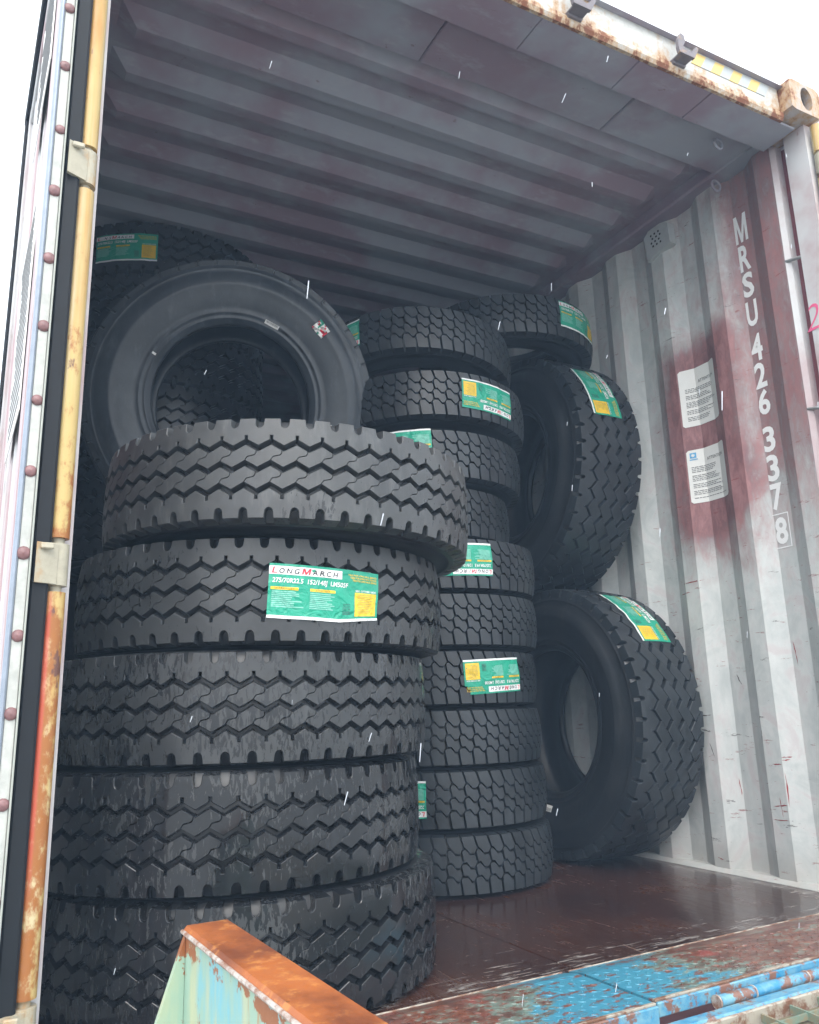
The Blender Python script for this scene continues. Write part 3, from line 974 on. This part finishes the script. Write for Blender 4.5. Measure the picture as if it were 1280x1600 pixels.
def ribbed(R, TW, SW, r0, N, grooves, amp, w, sh, gd, notch, scw, scd, sipe):
    """zigzag-groove tread: grooves = list of groove centre lines across the tread, top first"""
    T = Tyre(); T.R, T.TW, T.SW, T.r0, T.N, T.gd = R, TW, SW, r0, N, gd
    T.taper = 0.0036; T.drop = 0.018 if scd < 0.01 else 0.007
    T.p = p = 2 * PI * R / N
    def tri(u):
        t = (u / p) % 1.0
        return 1 - 4 * t if t < 0.5 else -3 + 4 * t
    up_ = lambda vc, u: vc + amp * tri(u - sh) + w      # rib above the groove starts here
    dn_ = lambda vc, u: vc + amp * tri(u + sh) - w      # rib below the groove ends here
    V = TW / 2
    vc = grooves[0]
    a = -p / 2 + 0.007
    # upper shoulder, u shifted so that its outward peak is at p/2 (scallop at 0 = valley)
    s2 = lambda u: u + p / 2
    e = sh
    nw, nd = notch
    fi = lambda u: up_(vc, u + p / 2)
    inner = [(a, fi(a)), (e, fi(e)), (p / 2 + e - nw / 2, fi(p / 2 + e - nw / 2)), (p / 2 + e - nw / 2, fi(p / 2 + e) + nd), (p / 2 + e + nw / 2, fi(p / 2 + e) + nd),
             (p / 2 + e + nw / 2, fi(p / 2 + e + nw / 2))]
    if a + p > p / 2 + e + nw / 2 + 1e-4: inner.append((a + p, fi(a + p)))
    arc = [(math.cos(t), math.sin(t)) for t in [PI * k / 6 for k in range(7)]]
    outer = [(a, V)] + [(-scw / 2 * 1.15, V)] + [(-scw / 2 * c, V - scd * 0.55 - scd * 0.45 * q) for c, q in arc] + [(scw / 2 * 1.15, V), (a + p, V)]
    scal = [0, 0] + [1] * 7 + [0, 0]
    shu = shoulder_rec(T, inner, outer, scal, gd, False)
    shl = shoulder_rec(T, inner, outer, scal, gd, True)
    # the pattern above has its peak at u = p/2 of its own unit, i.e. u = 0 of the tread -> rotate by half a pitch
    ang = [2 * PI * k / N for k in range(N)]
    off = PI / N
    up_rec = shu.repeated([x + off for x in ang])
    # lower shoulder mirrored: its peak (outward = downward) sits at tread valleys
    lo_rec = shl.repeated([x + off for x in ang])
    T.shoulders = [up_rec, lo_rec]
    T.rows = []
    for g0, g1 in zip(grooves[:-1], grooves[1:]):
        vt = lambda u: dn_(g0, u)
        vb = lambda u: up_(g1, u)
        b0 = sh; t0 = -sh
        ub, ut = b0, b0 + (p / 2 + t0 - b0) * 0.86          # lower-groove peak, just short of the upper-groove valley
        g_ = sipe
        dz = vt(ut) - vb(ub)
        K = [(ub + (ut - ub) * 0.20, vb(ub) + dz * 0.36), (ub + (ut - ub) * 0.84, vb(ub) + dz * 0.52), (ub + (ut - ub) * 0.98, vb(ub) + dz * 0.72)]
        out = [(ub + g_, vb(ub + g_)), (p / 2 + b0, vb(p / 2 + b0)), (p + ub - g_, vb(p + ub - g_))]
        out += [(p + K[0][0] - g_ * .6, K[0][1] + g_), (p + K[1][0] - g_ * .6, K[1][1] + g_), (p + K[2][0] - g_, K[2][1] + g_ * .3)]
        out += [(p + ut - g_, vt(p + ut - g_)), (p + t0, vt(p + t0)), (p / 2 + t0, vt(p / 2 + t0)), (ut + g_, vt(ut + g_))]
        out += [(K[2][0] + g_, K[2][1] - g_ * .3), (K[1][0] + g_ * .6, K[1][1] - g_), (K[0][0] + g_ * .6, K[0][1] - g_)]
        T.rows.append(block_rec(T, out, gd))
    return T

def blocky(R, TW, SW, r0, N):
    """four rows of shield and chevron blocks"""
    T = Tyre(); T.R, T.TW, T.SW, T.r0, T.N, T.gd = R, TW, SW, r0, N, 0.020
    T.taper = 0.0016; T.drop = 0.010
    T.p = p = 2 * PI * R / N
    h = TW / 2; v1, v2, v3 = 0.044, 0.001, -0.040
    amp, w, gl = 0.0082, 0.0034, 0.0029
    d1 = -0.05 * p; ph = [0.0, d1, 2 * d1]; vv = [v1, v2, v3]
    BR = [[(0.10, 1.0), (0.26, 1.0), (0.56, -1.0), (0.90, -1.0), (1.10, 1.0)],
          [(0.10, 1.0), (0.36, 1.0), (0.64, -1.0), (0.90, -1.0), (1.10, 1.0)],
          [(0.10, 1.0), (0.44, 1.0), (0.74, -1.0), (0.90, -1.0), (1.10, 1.0)]]
    def wave(t, brk):
        t = (t - 0.10) % 1.0 + 0.10
        for (a, x), (b, y) in zip(brk[:-1], brk[1:]):
            if a <= t <= b: return x + (y - x) * (t - a) / (b - a)
        return 1.0
    def path(u0, u1, i, o):
        us = [u0, u1]
        for k in range(-2, 4):
            for b, _ in BR[i][:-1]:
                u = ph[i] + (k + b) * p
                if u0 + 0.0015 < u < u1 - 0.0015: us.append(u)
        return [(u, vv[i] + amp * wave((u - ph[i]) / p, BR[i]) + o) for u in sorted(us)]
    T.shoulders = []
    rows = []
    lt, lb = -0.04 * p, 0.13 * p         # where the cross grooves leave and reach the long grooves
    b = path(lb + gl, lb + p - gl, 0, w)
    gs = gl + 0.0012; sk = 0.20 * p
    rows.append((b + [(lb + p - gs - sk, h), (lb + gs - sk, h)], (len(b), len(b) + 1)))
    for i in (0, 1):
        b = path(ph[i + 1] + lb + gl, ph[i + 1] + lb + p - gl, i + 1, w)
        t = path(ph[i] + lt + gl, ph[i] + lt + p - gl, i, -w)
        rows.append((b + t[::-1], ()))
    t = path(ph[2] + lt + gl, ph[2] + lt + p - gl, 2, -w)
    u0 = ph[2] + lt + gs + sk * 0.8
    rows.append(([(u0, -h), (u0 + p - 2 * gs, -h)] + t[::-1], (0, 1)))
    T.rows = [block_rec(T, o, T.gd, outer=q) for o, q in rows]
    return T

KINDS = {
    'rib': ribbed(0.478, 0.226, 0.247, 0.286, 54, [0.049, 0.0, -0.049], 0.0078, 0.0070, 0.0, 0.021, (0.0065, 0.008), 0.018, 0.023, 0.0007),
    'block': blocky(0.405, 0.177, 0.203, 0.2475, 52),
    'wide': ribbed(0.545, 0.300, 0.372, 0.286, 46, [0.084, 0.028, -0.028, -0.084], 0.0130, 0.0056, 0.0056, 0.019, (0.005, 0.006), 0.015, 0.020, 0.0002),
    'worn': ribbed(0.545, 0.285, 0.372, 0.286, 46, [0.080, 0.027, -0.027, -0.080], 0.0110, 0.0040, 0.0040, 0.012, (0.004, 0.004), 0.010, 0.006, 0.0002),
}
_cache = {}
FRONT = R_(-112)
def kind_meshes(kind, mat, side=None):
    side = side or RUB_CLEAN_SHADED
    k = (kind, mat.name, side.name)
    if k in _cache: return _cache[k]
    T = KINDS[kind]
    v, f = carcass(T)
    D = {}
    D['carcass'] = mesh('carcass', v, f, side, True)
    D['shoulders'] = [r.mesh('shoulder_rib', mat) for r in T.shoulders]
    D['rows'] = [r.mesh('tread_block', mat) for r in T.rows]
    _cache[k] = D
    return D
def tread_rest(kind, mat, front, blocks):
    k = (kind, mat.name, round(front, 2), blocks)
    if k in _cache: return _cache[k]
    T = KINDS[kind]; J = Rec()
    for r in T.rows:
        c = math.atan2(sum(q[1] for q in r.v), sum(q[0] for q in r.v))
        A = [2 * PI * i / T.N for i in range(T.N)]
        if blocks:
            A = [a for a in A if abs((a + c - front + PI) % (2 * PI) - PI) > R_(100)]
        J.join(r.repeated(A))
    _cache[k] = J.mesh('tread_far_side', mat)
    return _cache[k]

def tyre(kind, M, mat, label, group=None, blocks=True, front=FRONT, side=None):
    T = KINDS[kind]; D = kind_meshes(kind, mat, side)
    t = thing('truck_tyre', label, 'tyre', group, M)
    obj('carcass', D['carcass'], t)
    for s in D['shoulders']: obj('shoulder_rib', s, t)
    if blocks:
        for r, me in zip(T.rows, D['rows']):
            c = math.atan2(sum(q[1] for q in r.v), sum(q[0] for q in r.v))
            for i in range(T.N):
                a = 2 * PI * i / T.N
                if abs((a + c - front + PI) % (2 * PI) - PI) <= R_(100):
                    obj('tread_block', me, t, rot=(0, 0, a))
    fs = obj('tread_far_side', tread_rest(kind, mat, front, blocks), t)
    fs['kind'] = 'stuff'
    return t

def flat_M(x, y, z, rot=0, front_up=0, right_down=0):
    d = Vector((CAM.x - x, CAM.y - y, 0)).normalized()      # towards the door
    r = Vector((-d.y, d.x, 0))                               # to the right as seen from the door
    A = Matrix.Rotation(R_(-front_up), 4, r) @ Matrix.Rotation(R_(-right_down), 4, d)
    return Matrix.Translation((x, y, z)) @ A @ Matrix.Rotation(R_(rot), 4, 'Z')

# ---- printed paper labels
def paper_label(tyre_o, kind, th, v0, W, Hh, flip, rot, size_text, seed, tear=0.0, clip=False, along=None):
    T = KINDS[kind]
    cr, sr = math.cos(R_(rot) + (PI if flip else 0)), math.sin(R_(rot) + (PI if flip else 0))
    rnd = random.Random(seed); so = Vector((rnd.uniform(0, 50), rnd.uniform(0, 50), seed))
    th = R_(th)
    def wr(x, y):
        return (mnoise.noise(Vector((x * 28, y * 28, 0)) + so) + 0.5 * mnoise.noise(Vector((x * 70, y * 70, 3)) + so)) * 0.0026
    def P(x, y, o):
        """x in 0..1 along, y in 0..1 up"""
        X = (x - 0.5) * W; Y = (y - 0.5) * Hh
        if tear: Y += max(0, x - 0.62) * (1 - y) ** 2 * tear
        if clip and x < 0.2 and False: pass
        u = X * cr - Y * sr; v = X * sr + Y * cr + v0
        r = crown(T, min(max(v, -T.TW / 2), T.TW / 2)) + 0.0025 + wr(X, Y) + o
        a = th + u / T.R
        return (r * math.cos(a), r * math.sin(a), v)
    nx, ny = 26, 12
    v = []; f = []
    for i in range(nx + 1):
        for j in range(ny + 1):
            v.append(P(i / nx, j / ny, 0))
    for i in range(nx):
        for j in range(ny):
            if clip and (1 - i / nx) + (j / ny) * 0.0 > 0 and (i / nx > 0.86) and ((i / nx - 0.86) / 0.14 + (1 - 0)*((j / ny) - 0.62) / 0.38 > 1.0): continue
            a = i * (ny + 1) + j
            f.append((a, a + ny + 1, a + ny + 2, a + 1))
    me = mesh('paper_label', v, f, LGREEN, True)
    o = obj('paper_label', me, tyre_o)
    mats = [LWHITE, LYEL, LRED, LBLK, LPALE, LDARK]
    mb = MB()
    def rect(x0, x1, y0, y1, mi, off=0.0006):
        nx_ = max(1, int((x1 - x0) * W / 0.010)); ny_ = max(1, int((y1 - y0) * Hh / 0.010))
        v = [P(x0 + (x1 - x0) * i / nx_, y0 + (y1 - y0) * j / ny_, off) for i in range(nx_ + 1) for j in range(ny_ + 1)]
        f = []
        for i in range(nx_):
            for j in range(ny_):
                a = i * (ny_ + 1) + j; f.append((a, a + ny_ + 1, a + ny_ + 2, a + 1))
        mb.add(v, f, mi)
    def text(s, x0, x1, y0, y1, mi, bold=0.02, shear=0.0, off=0.0011):
        pts, fs = place_text(s, x0, x1, y0, y1, bold, shear)
        mb.add([P(a, b, off) for a, b in pts], fs, mi)
    rect(0.0, 0.63, 0.80, 0.955, 0)
    x = 0.022
    for ch, wd, mi, big in (('L', .044, 2, 1), ('O', .045, 3, 0), ('N', .048, 3, 0), ('G', .045, 3, 0), ('M', .070, 2, 1), ('A', .048, 3, 0), ('R', .046, 3, 0), ('C', .043, 3, 0), ('H', .046, 3, 0)):
        if ch == 'M':
            gp = [(0, 0), (.2, 0), (.2, .62), (.42, 0), (.58, 0), (.8, .62), (.8, 0), (1, 0), (1, 1), (.76, 1), (.5, .36), (.24, 1), (0, 1)]
            mb.add([P(x + (a + 0.16 * b) * wd, 0.82 + b * 0.115, 0.0011) for a, b in gp], [tuple(range(13))], mi)
        else:
            text(ch, x, x + wd, 0.82, 0.935 if big else 0.915, mi, 0.018, 0.18)
        x += wd + 0.017
    text(size_text, 0.030, 0.69, 0.622, 0.738, 0, 0.020, 0.10)
    rect(0.02, 0.25, 0.52, 0.572, 1); rect(0.35, 0.57, 0.52, 0.572, 1)
    text('WARRANTY', 0.05, 0.22, 0.532, 0.558, 3, 0.0); text('LIMITED', 0.40, 0.52, 0.532, 0.558, 3, 0.0)
    for x0, x1 in ((0.03, 0.30), (0.35, 0.58)):
        y = 0.475
        while y > 0.2:
            rect(x0, x0 + (x1 - x0) * rnd.uniform(0.6, 1.0), y, y + 0.020, 4); y -= 0.034
    y = 0.33
    while y > 0.12:
        rect(0.645, 0.715, y, y + rnd.choice((0.012, 0.02)), 5); y -= 0.032
    rect(0.76, 0.975, 0.10, 0.575, 1)
    text('SEE OTHER SIDE', 0.765, 0.97, 0.592, 0.628, 0, 0.02)
    y = 0.53
    while y > 0.14:
        rect(0.785, 0.785 + rnd.uniform(0.10, 0.165), y, y + 0.006, 5, 0.0011); y -= 0.036
    for k, y in enumerate((0.885, 0.835, 0.785)):
        text('TIRES FOR LONG HAUL SERVICE', 0.69 + 0.02 * k, 0.975, y, y + 0.034, 1, 0.02)
    rect(0.0, 1.0, 0.0, 0.055, 0)
    mb.build('label_print', mats, o, True)['kind'] = 'stuff'
    return o

def face_sticker(tyre_o, kind, side, r, ang, w, h, mat=None, crumple=False, turn=0):
    """small sticker on a sidewall; side +1 / -1; ang degrees"""
    T = KINDS[kind]
    H = sorted([(q[0], q[1]) for q in T.prof[8:22]])
    rs = [q[0] for q in H]; zs = [q[1] for q in H]
    a = R_(ang); er = Vector((math.cos(a), math.sin(a), 0)); et = Vector((-math.sin(a), math.cos(a), 0))
    c, s = math.cos(R_(turn)), math.sin(R_(turn))
    nx, ny = (8, 6) if crumple else (4, 2)
    def P(x, y, o):
        X, Y = x * c - y * s, x * s + y * c
        p = er * (r + Y) + et * (-X * side)
        z = float(np.interp(p.length, rs, zs)) + 0.0025 + o
        if crumple: z += abs(mnoise.noise(Vector((x * 60, y * 60, 1.7)))) * 0.03
        return (p.x, p.y, side * z)
    v = [P((i / nx - .5) * w, (j / ny - .5) * h, 0) for i in range(nx + 1) for j in range(ny + 1)]
    f = [(i * (ny + 1) + j, (i + 1) * (ny + 1) + j, (i + 1) * (ny + 1) + j + 1, i * (ny + 1) + j + 1) for i in range(nx) for j in range(ny)]
    o = obj('barcode_sticker' if not crumple else 'torn_label', mesh('sticker', v, f, [mat or PAPERW, LGREEN, LRED], False,
            [(random.choice((0, 0, 0, 1, 2)) if crumple else 0) for _ in f]), tyre_o)
    if not crumple and w > 0.02:
        mb = MB(); x = -w * 0.42
        while x < w * 0.42:
            b = random.choice((0.0007, 0.0012, 0.002))
            mb.add([P(x, -h * .1, .0006), P(x + b, -h * .1, .0006), P(x + b, h * .4, .0006), P(x, h * .4, .0006)], [(0, 1, 2, 3)]); x += b + 0.0012
        mb.build('barcode_print', INK, o)
    return o

# ---- front stack (zigzag-rib tyres)
G1 = 'front stack of zigzag-rib tyres'
FS = [
    # x, y, z, rot, front_up, right_down, mat, label
    (-0.672, 0.565, 0.1260, 0, 0, 0, RUB_SOAK, 'soaking wet zigzag-tread tyre on the floor at the bottom of the front stack'),
    (-0.705, 0.580, 0.3720, 3, 0, 0, RUB_SOAK, 'wet streaked zigzag-tread tyre second from the floor in the front stack'),
    (-0.672, 0.590, 0.6180, -4, 0, 0, RUB_WET, 'zigzag-tread tyre in the middle of the front stack, rain streaks on its right half'),
    (-0.620, 0.586, 0.8640, 2, 0.3, 0.3, RUB_DAMP, 'zigzag-tread tyre with a green printed label facing the door, front stack'),
    (-0.579, 0.490, 1.1080, 5, 1.2, 1.6, RUB_DUSTY, 'dusty grey zigzag-tread tyre tilted on top of the front stack'),
]
FT = []
for (x, y, z, rot, fu, rd, mt, lb) in FS:
    FT.append(tyre('rib', flat_M(x, y, z, rot, fu, rd), mt, lb, G1))
paper_label(FT[3], 'rib', -91.2 - 2, -0.010, 0.262, 0.120, False, -2.5, '275/70R22.5  152/148J  LM505F', 3, tear=0.035)

# ---- middle stack (small block-tread tyres)
G2 = 'middle stack of small block-tread tyres'
ordn = ['bottom', 'second from the floor', 'third from the floor', 'fourth from the floor', 'fifth from the floor', 'sixth from the floor',
        'seventh from the floor', 'third from the top', 'second from the top', 'topmost']
SM = [(.297, 1.264, .105, 0, 0), (.289, 1.269, .308, 0, 0), (.282, 1.273, .508, 0, 0), (.277, 1.276, .708, 0, 0), (.290, 1.269, .908, 0, 0),
      (.292, 1.267, 1.106, 0, 0), (.215, 1.310, 1.305, 0, 0), (.264, 1.283, 1.510, 1.0, 0), (.288, 1.270, 1.735, 2.5, 0.6), (.253, 1.289, 1.985, 5.0, 1.0)]
SL = ['small block-tread tyre standing on the brown floor at the bottom of the middle stack',
      'small tyre with the edge of a label, second from the floor in the middle stack',
      'plain small block-tread tyre third from the floor in the middle stack',
      'small tyre with an upside-down label with clipped corner, lower middle stack',
      'plain small block-tread tyre between two labelled ones in the middle stack',
      'small tyre with an upside-down label just right of the top front tyre',
      'narrow-looking set-back small tyre behind the top front tyre, no label in sight',
      'small tyre with a creased label half hidden behind the top front tyre',
      'small tyre with a tilted upside-down label, second from the top of the middle stack',
      'topmost small tyre of the middle stack, tilted, label at its left end']
ST = []
rots = [0, 4, -3, 6, -5, 2, 7, -2, 3, -6]
for k, (x, y, z, fu, rd) in enumerate(SM):
    ST.append(tyre('block', flat_M(x, y, z, rots[k], fu, rd), RUB_DRY, SL[k], G2))
TX = '225/70R19.5  128/126J  LM508'
for k, th, v0, rt, cl in ((1, -142.5, 0.005, 0, False), (3, -85.6, 0.004, 3, True), (5, -104.5, 0.012, 1, False), (7, -130, 0.028, 2, False), (8, -82.0, 0.0, -1, False), (9, -167, 0.004, 3, False)):
    paper_label(ST[k], 'block', th - rots[k], v0, 0.245, 0.118, True, rt, TX, 20 + k, clip=cl)

# ---- small tyre lying across the top beside the wall
t11 = tyre('block', flat_M(.770, 1.36, 2.215, 0, 1.0, 0.0), RUB_DRY, 'small block-tread tyre lying high beside the right wall, upright label at its right')
paper_label(t11, 'block', -69, 0.016, 0.265, 0.122, False, 0, TX, 41)

# ---- two wide tyres on edge against the right wall
BASE = Matrix(((0, 0, 1, 0), (-1, 0, 0, 0), (0, -1, 0, 0), (0, 0, 0, 1)))
def stand_M(x, y, z, lean, turn):
    return Matrix.Translation((x, y, z)) @ Matrix.Rotation(R_(turn), 4, 'Z') @ Matrix.Rotation(R_(lean), 4, 'Y') @ BASE
w1 = tyre('wide', stand_M(0.980, 1.262, 0.545, 1.5, 0), RUB_DRY, 'wide tyre standing on edge on the floor against the right wall', 'wide tyres on edge by the wall', front=R_(-10))
w2 = tyre('wide', stand_M(0.960, 1.405, 1.632, 2.0, -3), RUB_DRY, 'wide tyre standing on edge on top of another against the right wall', 'wide tyres on edge by the wall', front=R_(-10))
TW_ = '385/65R22.5  160K  LM526'
paper_label(w1, 'wide', -48.5, 0.020, 0.315, 0.145, False, 0, TW_, 51)
paper_label(w2, 'wide', -30, -0.005, 0.305, 0.145, False, 0, TW_, 52)
face_sticker(w1, 'wide', -1, 0.345, 95, 0.085, 0.024)

# ---- wide tyre facing the door behind the front stack
def facing_M(c, yw, tilt):
    y, t = R_(yw), R_(tilt)
    Z = Vector((-math.sin(y) * math.cos(t), -math.cos(y) * math.cos(t), math.sin(t)))
    X = Vector((math.cos(y), -math.sin(y), 0)); Y = Z.cross(X)
    return Matrix(((X.x, Y.x, Z.x, c[0]), (X.y, Y.y, Z.y, c[1]), (X.z, Y.z, Z.z, c[2]), (0, 0, 0, 1)))
w3 = tyre('worn', facing_M((-0.512, 1.375, 1.755), 14, -12), RUB_DRY, 'big dusty tyre facing the door with its hole showing, behind the front stack', blocks=False, side=RUB_CHALK)
face_sticker(w3, 'worn', 1, 0.322, 65, 0.056, 0.014)
face_sticker(w3, 'worn', 1, 0.425, 42, 0.055, 0.045, crumple=True)
face_sticker(w3, 'worn', 1, 0.365, -12.5, 0.017, 0.019)
face_sticker(w3, 'worn', 1, 0.318, 151, 0.008, 0.014)
tyre('wide', facing_M((-0.52, 1.33, 0.55), 4, 0), RUB_DRY, 'big tyre on edge on the floor, hidden behind the front stack', blocks=False)
# ---- rear stack that shows through the hole and under the roof
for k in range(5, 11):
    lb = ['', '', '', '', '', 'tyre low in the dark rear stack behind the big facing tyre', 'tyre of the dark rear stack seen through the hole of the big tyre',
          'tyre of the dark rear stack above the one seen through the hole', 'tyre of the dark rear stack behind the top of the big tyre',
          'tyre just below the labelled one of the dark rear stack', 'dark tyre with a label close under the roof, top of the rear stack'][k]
    q = tyre('rib', flat_M(-0.66, 2.10, 0.122 + 0.2405 * k, 11 * k, 0, 0), RUB_CLEAN_SHADED, lb, 'rear stack in the dark', blocks=False)  # darker rubber paints in the gloom at the back
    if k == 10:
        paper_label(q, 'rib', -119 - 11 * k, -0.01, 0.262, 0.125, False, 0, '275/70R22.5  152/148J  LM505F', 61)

# ------------------------------------------------------------------ loading ramp in front of the container
RP = thing('loading_ramp', 'steel loading ramp with chipped blue paint and rust laid on the container sill', 'ramp')
def plate(x0, x1, y0, y1, z0, z1, tilt=0.0):
    o = MB()
    o.prism([(y0, z1 - 0.006), (y0 + 0.004, z1), (y1 - 0.05, z1), (y1, z0 + 0.004), (y1, z0), (y0, z0)], 0, x0, x1)
    return o.build('lip_plate', PLATE, RP)
plate(-0.955, -0.044, -0.172, 0.115, 0.002, 0.016)
plate(-0.026, 1.10, -0.150, 0.115, 0.002, 0.013)
for x0, x1, y0, z1 in ((-0.955, -0.044, -0.172, 0.016), (-0.026, 1.10, -0.150, 0.013)):
    tp = MB(); rt_ = random.Random(3)
    i_ = 0; yy = y0 + 0.022
    while yy < 0.055:
        xx = x0 + 0.016 + (0.015 if i_ % 2 else 0)
        while xx < x1 - 0.016:
            a_ = R_(45 if (i_ % 2) else -45) + rt_.uniform(-.05, .05); ca, sa = math.cos(a_), math.sin(a_)
            L_, W_, H_ = 0.0095, 0.0026, 0.0014 * rt_.uniform(0.4, 1.0)
            base_ = [(-L_, 0), (-L_ * .4, -W_), (L_ * .4, -W_), (L_, 0), (L_ * .4, W_), (-L_ * .4, W_)]
            v_ = [(xx + u * ca - w_ * sa, yy + u * sa + w_ * ca, z1 - 0.0005) for u, w_ in base_]
            v_ += [(xx + .6 * u * ca - .5 * w_ * sa, yy + .6 * u * sa + .5 * w_ * ca, z1 + H_) for u, w_ in base_]
            tp.add(v_, [(k, (k + 1) % 6, 6 + (k + 1) % 6, 6 + k) for k in range(6)] + [(6, 7, 8, 9, 10, 11)])
            xx += 0.030
        yy += 0.017; i_ += 1
    tp.build('tread_pattern', PLATE, RP)['kind'] = 'stuff'
    MB().box(x0, x1, 0.1152, 0.1205, 0.0015, 0.0075, b=0.002).build('worn_edge', WORN, RP)
    MB().box(x0, x1, y0 - 0.0012, y0 + 0.0075, z1 - 0.004, z1 + 0.0012, b=0.001).build('worn_edge', WORN, RP)
MB().box(-0.955, -0.044, -0.180, -0.1725, -0.020, 0.013, b=0.002).build('lip_edge', BLUE, RP)
MB().box(-0.024, 1.10, -0.158, -0.1505, -0.018, 0.010, b=0.002).build('lip_edge', BLUE, RP)
MB().tube((0.135, -0.172, -0.012), (1.12, -0.172, -0.012), 0.0125, 16).build('hinge_tube', BLUE, RP, True)
for x in (0.128, 0.24, 0.42, 0.60):
    MB().tube((x, -0.172, -0.012), (x + 0.004, -0.172, -0.012), 0.0140, 16).build('hinge_collar', EDGE, RP, True)
SL_ = -0.085     # slope of the deck away from the container
def dz(y): return -0.034 + (y + 0.26) * -SL_
MB().box(-0.955, 1.12, -0.222, -0.1865, -0.10, -0.016, b=0.005).build('deck_beam', BLUE, RP)
MB().box(-0.955, 1.12, -0.231, -0.2225, -0.10, -0.018, b=0.003).build('deck_edge', WORN, RP)
deck = MB().add([(-0.955, -0.236, -0.046), (1.12, -0.236, -0.046), (1.12, -5.0, -0.046 + 4.76 * SL_), (-0.955, -5.0, -0.046 + 4.76 * SL_)], [(0, 1, 2, 3)]).build('deck', MUD, RP)
GR = obj('grating', None, RP)
def gbar(p, q, w, h):
    p = Vector(p); q = Vector(q); d = (q - p).normalized(); s = d.cross(Vector((0, 0, 1))).normalized() * w / 2; u_ = Vector((0, 0, h))
    v = [p - s, p + s, q + s, q - s, p - s + u_, p + s + u_, q + s + u_, q - s + u_]
    MB().add(v, [(0, 1, 2, 3), (4, 5, 6, 7), (0, 1, 5, 4), (1, 2, 6, 5), (2, 3, 7, 6), (3, 0, 4, 7)]).build('grating_bar', GRATE, GR)
gx = -0.92
while gx < 1.1:
    gbar((gx, -0.237, -0.042), (gx + 0.10, -1.6, -0.042 + 1.36 * SL_), 0.0055, 0.016); gx += 0.092
gy = -0.275
while gy > -1.6:
    zz = -0.041 + (gy + 0.237) * -SL_
    gbar((-0.953, gy, zz), (1.118, gy, zz), 0.0045, 0.013); gy -= 0.058
# side guard: box beam with a flared end plate
gz = 0.320
gy0, gy1, gx0, gx1 = -2.6, -0.30, -1.034, -0.969
MB().prism([(gx0 - 0.002, gz - 0.007), (gx0 + 0.004, gz), (gx1 - 0.004, gz), (gx1 + 0.002, gz - 0.007)], 1, gy0, gy1).build('guard_cap', GRUST, RP)
MB().box(gx0, gx1, gy0, gy1 + 0.0, -0.16, gz - 0.0075, b=0.004).build('guard_web', GTEAL, RP)
MB().prism([(gx0 - 0.0005, gz - 0.010), (gx0 - 0.0005, -0.16), (gx0 - 0.16, -0.16)], 1, gy1 - 0.012, gy1 - 0.002).build('guard_gusset', GTEAL, RP)
MB().tube((gx0 - 0.002, gy0, gz - 0.007), (gx0 - 0.002, gy1, gz - 0.007), 0.003, 8).build('guard_bead', EDGE, RP, True)

# ------------------------------------------------------------------ falling sleet
rnd = random.Random(11)
mb = MB()
m = Mat('sleet', 0.3); m.color((0.62, 0.66, 0.72)); m.b.inputs['Alpha'].default_value = 0.6
SLEET = m.m
for i in range(64):
    d = rnd.uniform(0.7, 2.6)
    px, py = rnd.uniform(-0.5, 0.5), rnd.uniform(-0.62, 0.62)
    p = CAM + (fw + r2 * px + u2 * py) * d
    if p.x < -1.15 or p.x > 1.1 or p.z < 0.1 or p.z > 2.55 or p.y > 0.0: continue
    L = rnd.choice((0.008, 0.011, 0.015, 0.020)); dr = Vector((0.28 + rnd.uniform(-.2, .15), rnd.uniform(-.15, .15), 1)).normalized() * L
    mb.tube(p, p + dr, 0.0004, 6, 0, 0.0006)
RP.rotation_euler = (0, 0, R_(2.0))
so = mb.build('falling_sleet', SLEET)
so['kind'] = 'stuff'; so['label'] = 'fine white sleet falling in front of the open container'; so['category'] = 'sleet'

# ------------------------------------------------------------------ wet air
hv = MB().box(-6.0, 6.0, -6.0, 13.0, -2.3, 2.95).build('haze', SLEET)
hm = bpy.data.materials.new('wet_air'); hm.use_nodes = True
hm.node_tree.nodes.clear()
ho_ = hm.node_tree.nodes.new('ShaderNodeOutputMaterial')
pv_ = hm.node_tree.nodes.new('ShaderNodeVolumePrincipled')
pv_.inputs['Color'].default_value = (0.50, 0.72, 1.0, 1)
pv_.inputs['Density'].default_value = 0.0145
hm.node_tree.links.new(pv_.outputs[0], ho_.inputs['Volume'])
hv.data.materials.clear(); hv.data.materials.append(hm)
hv['kind'] = 'stuff'
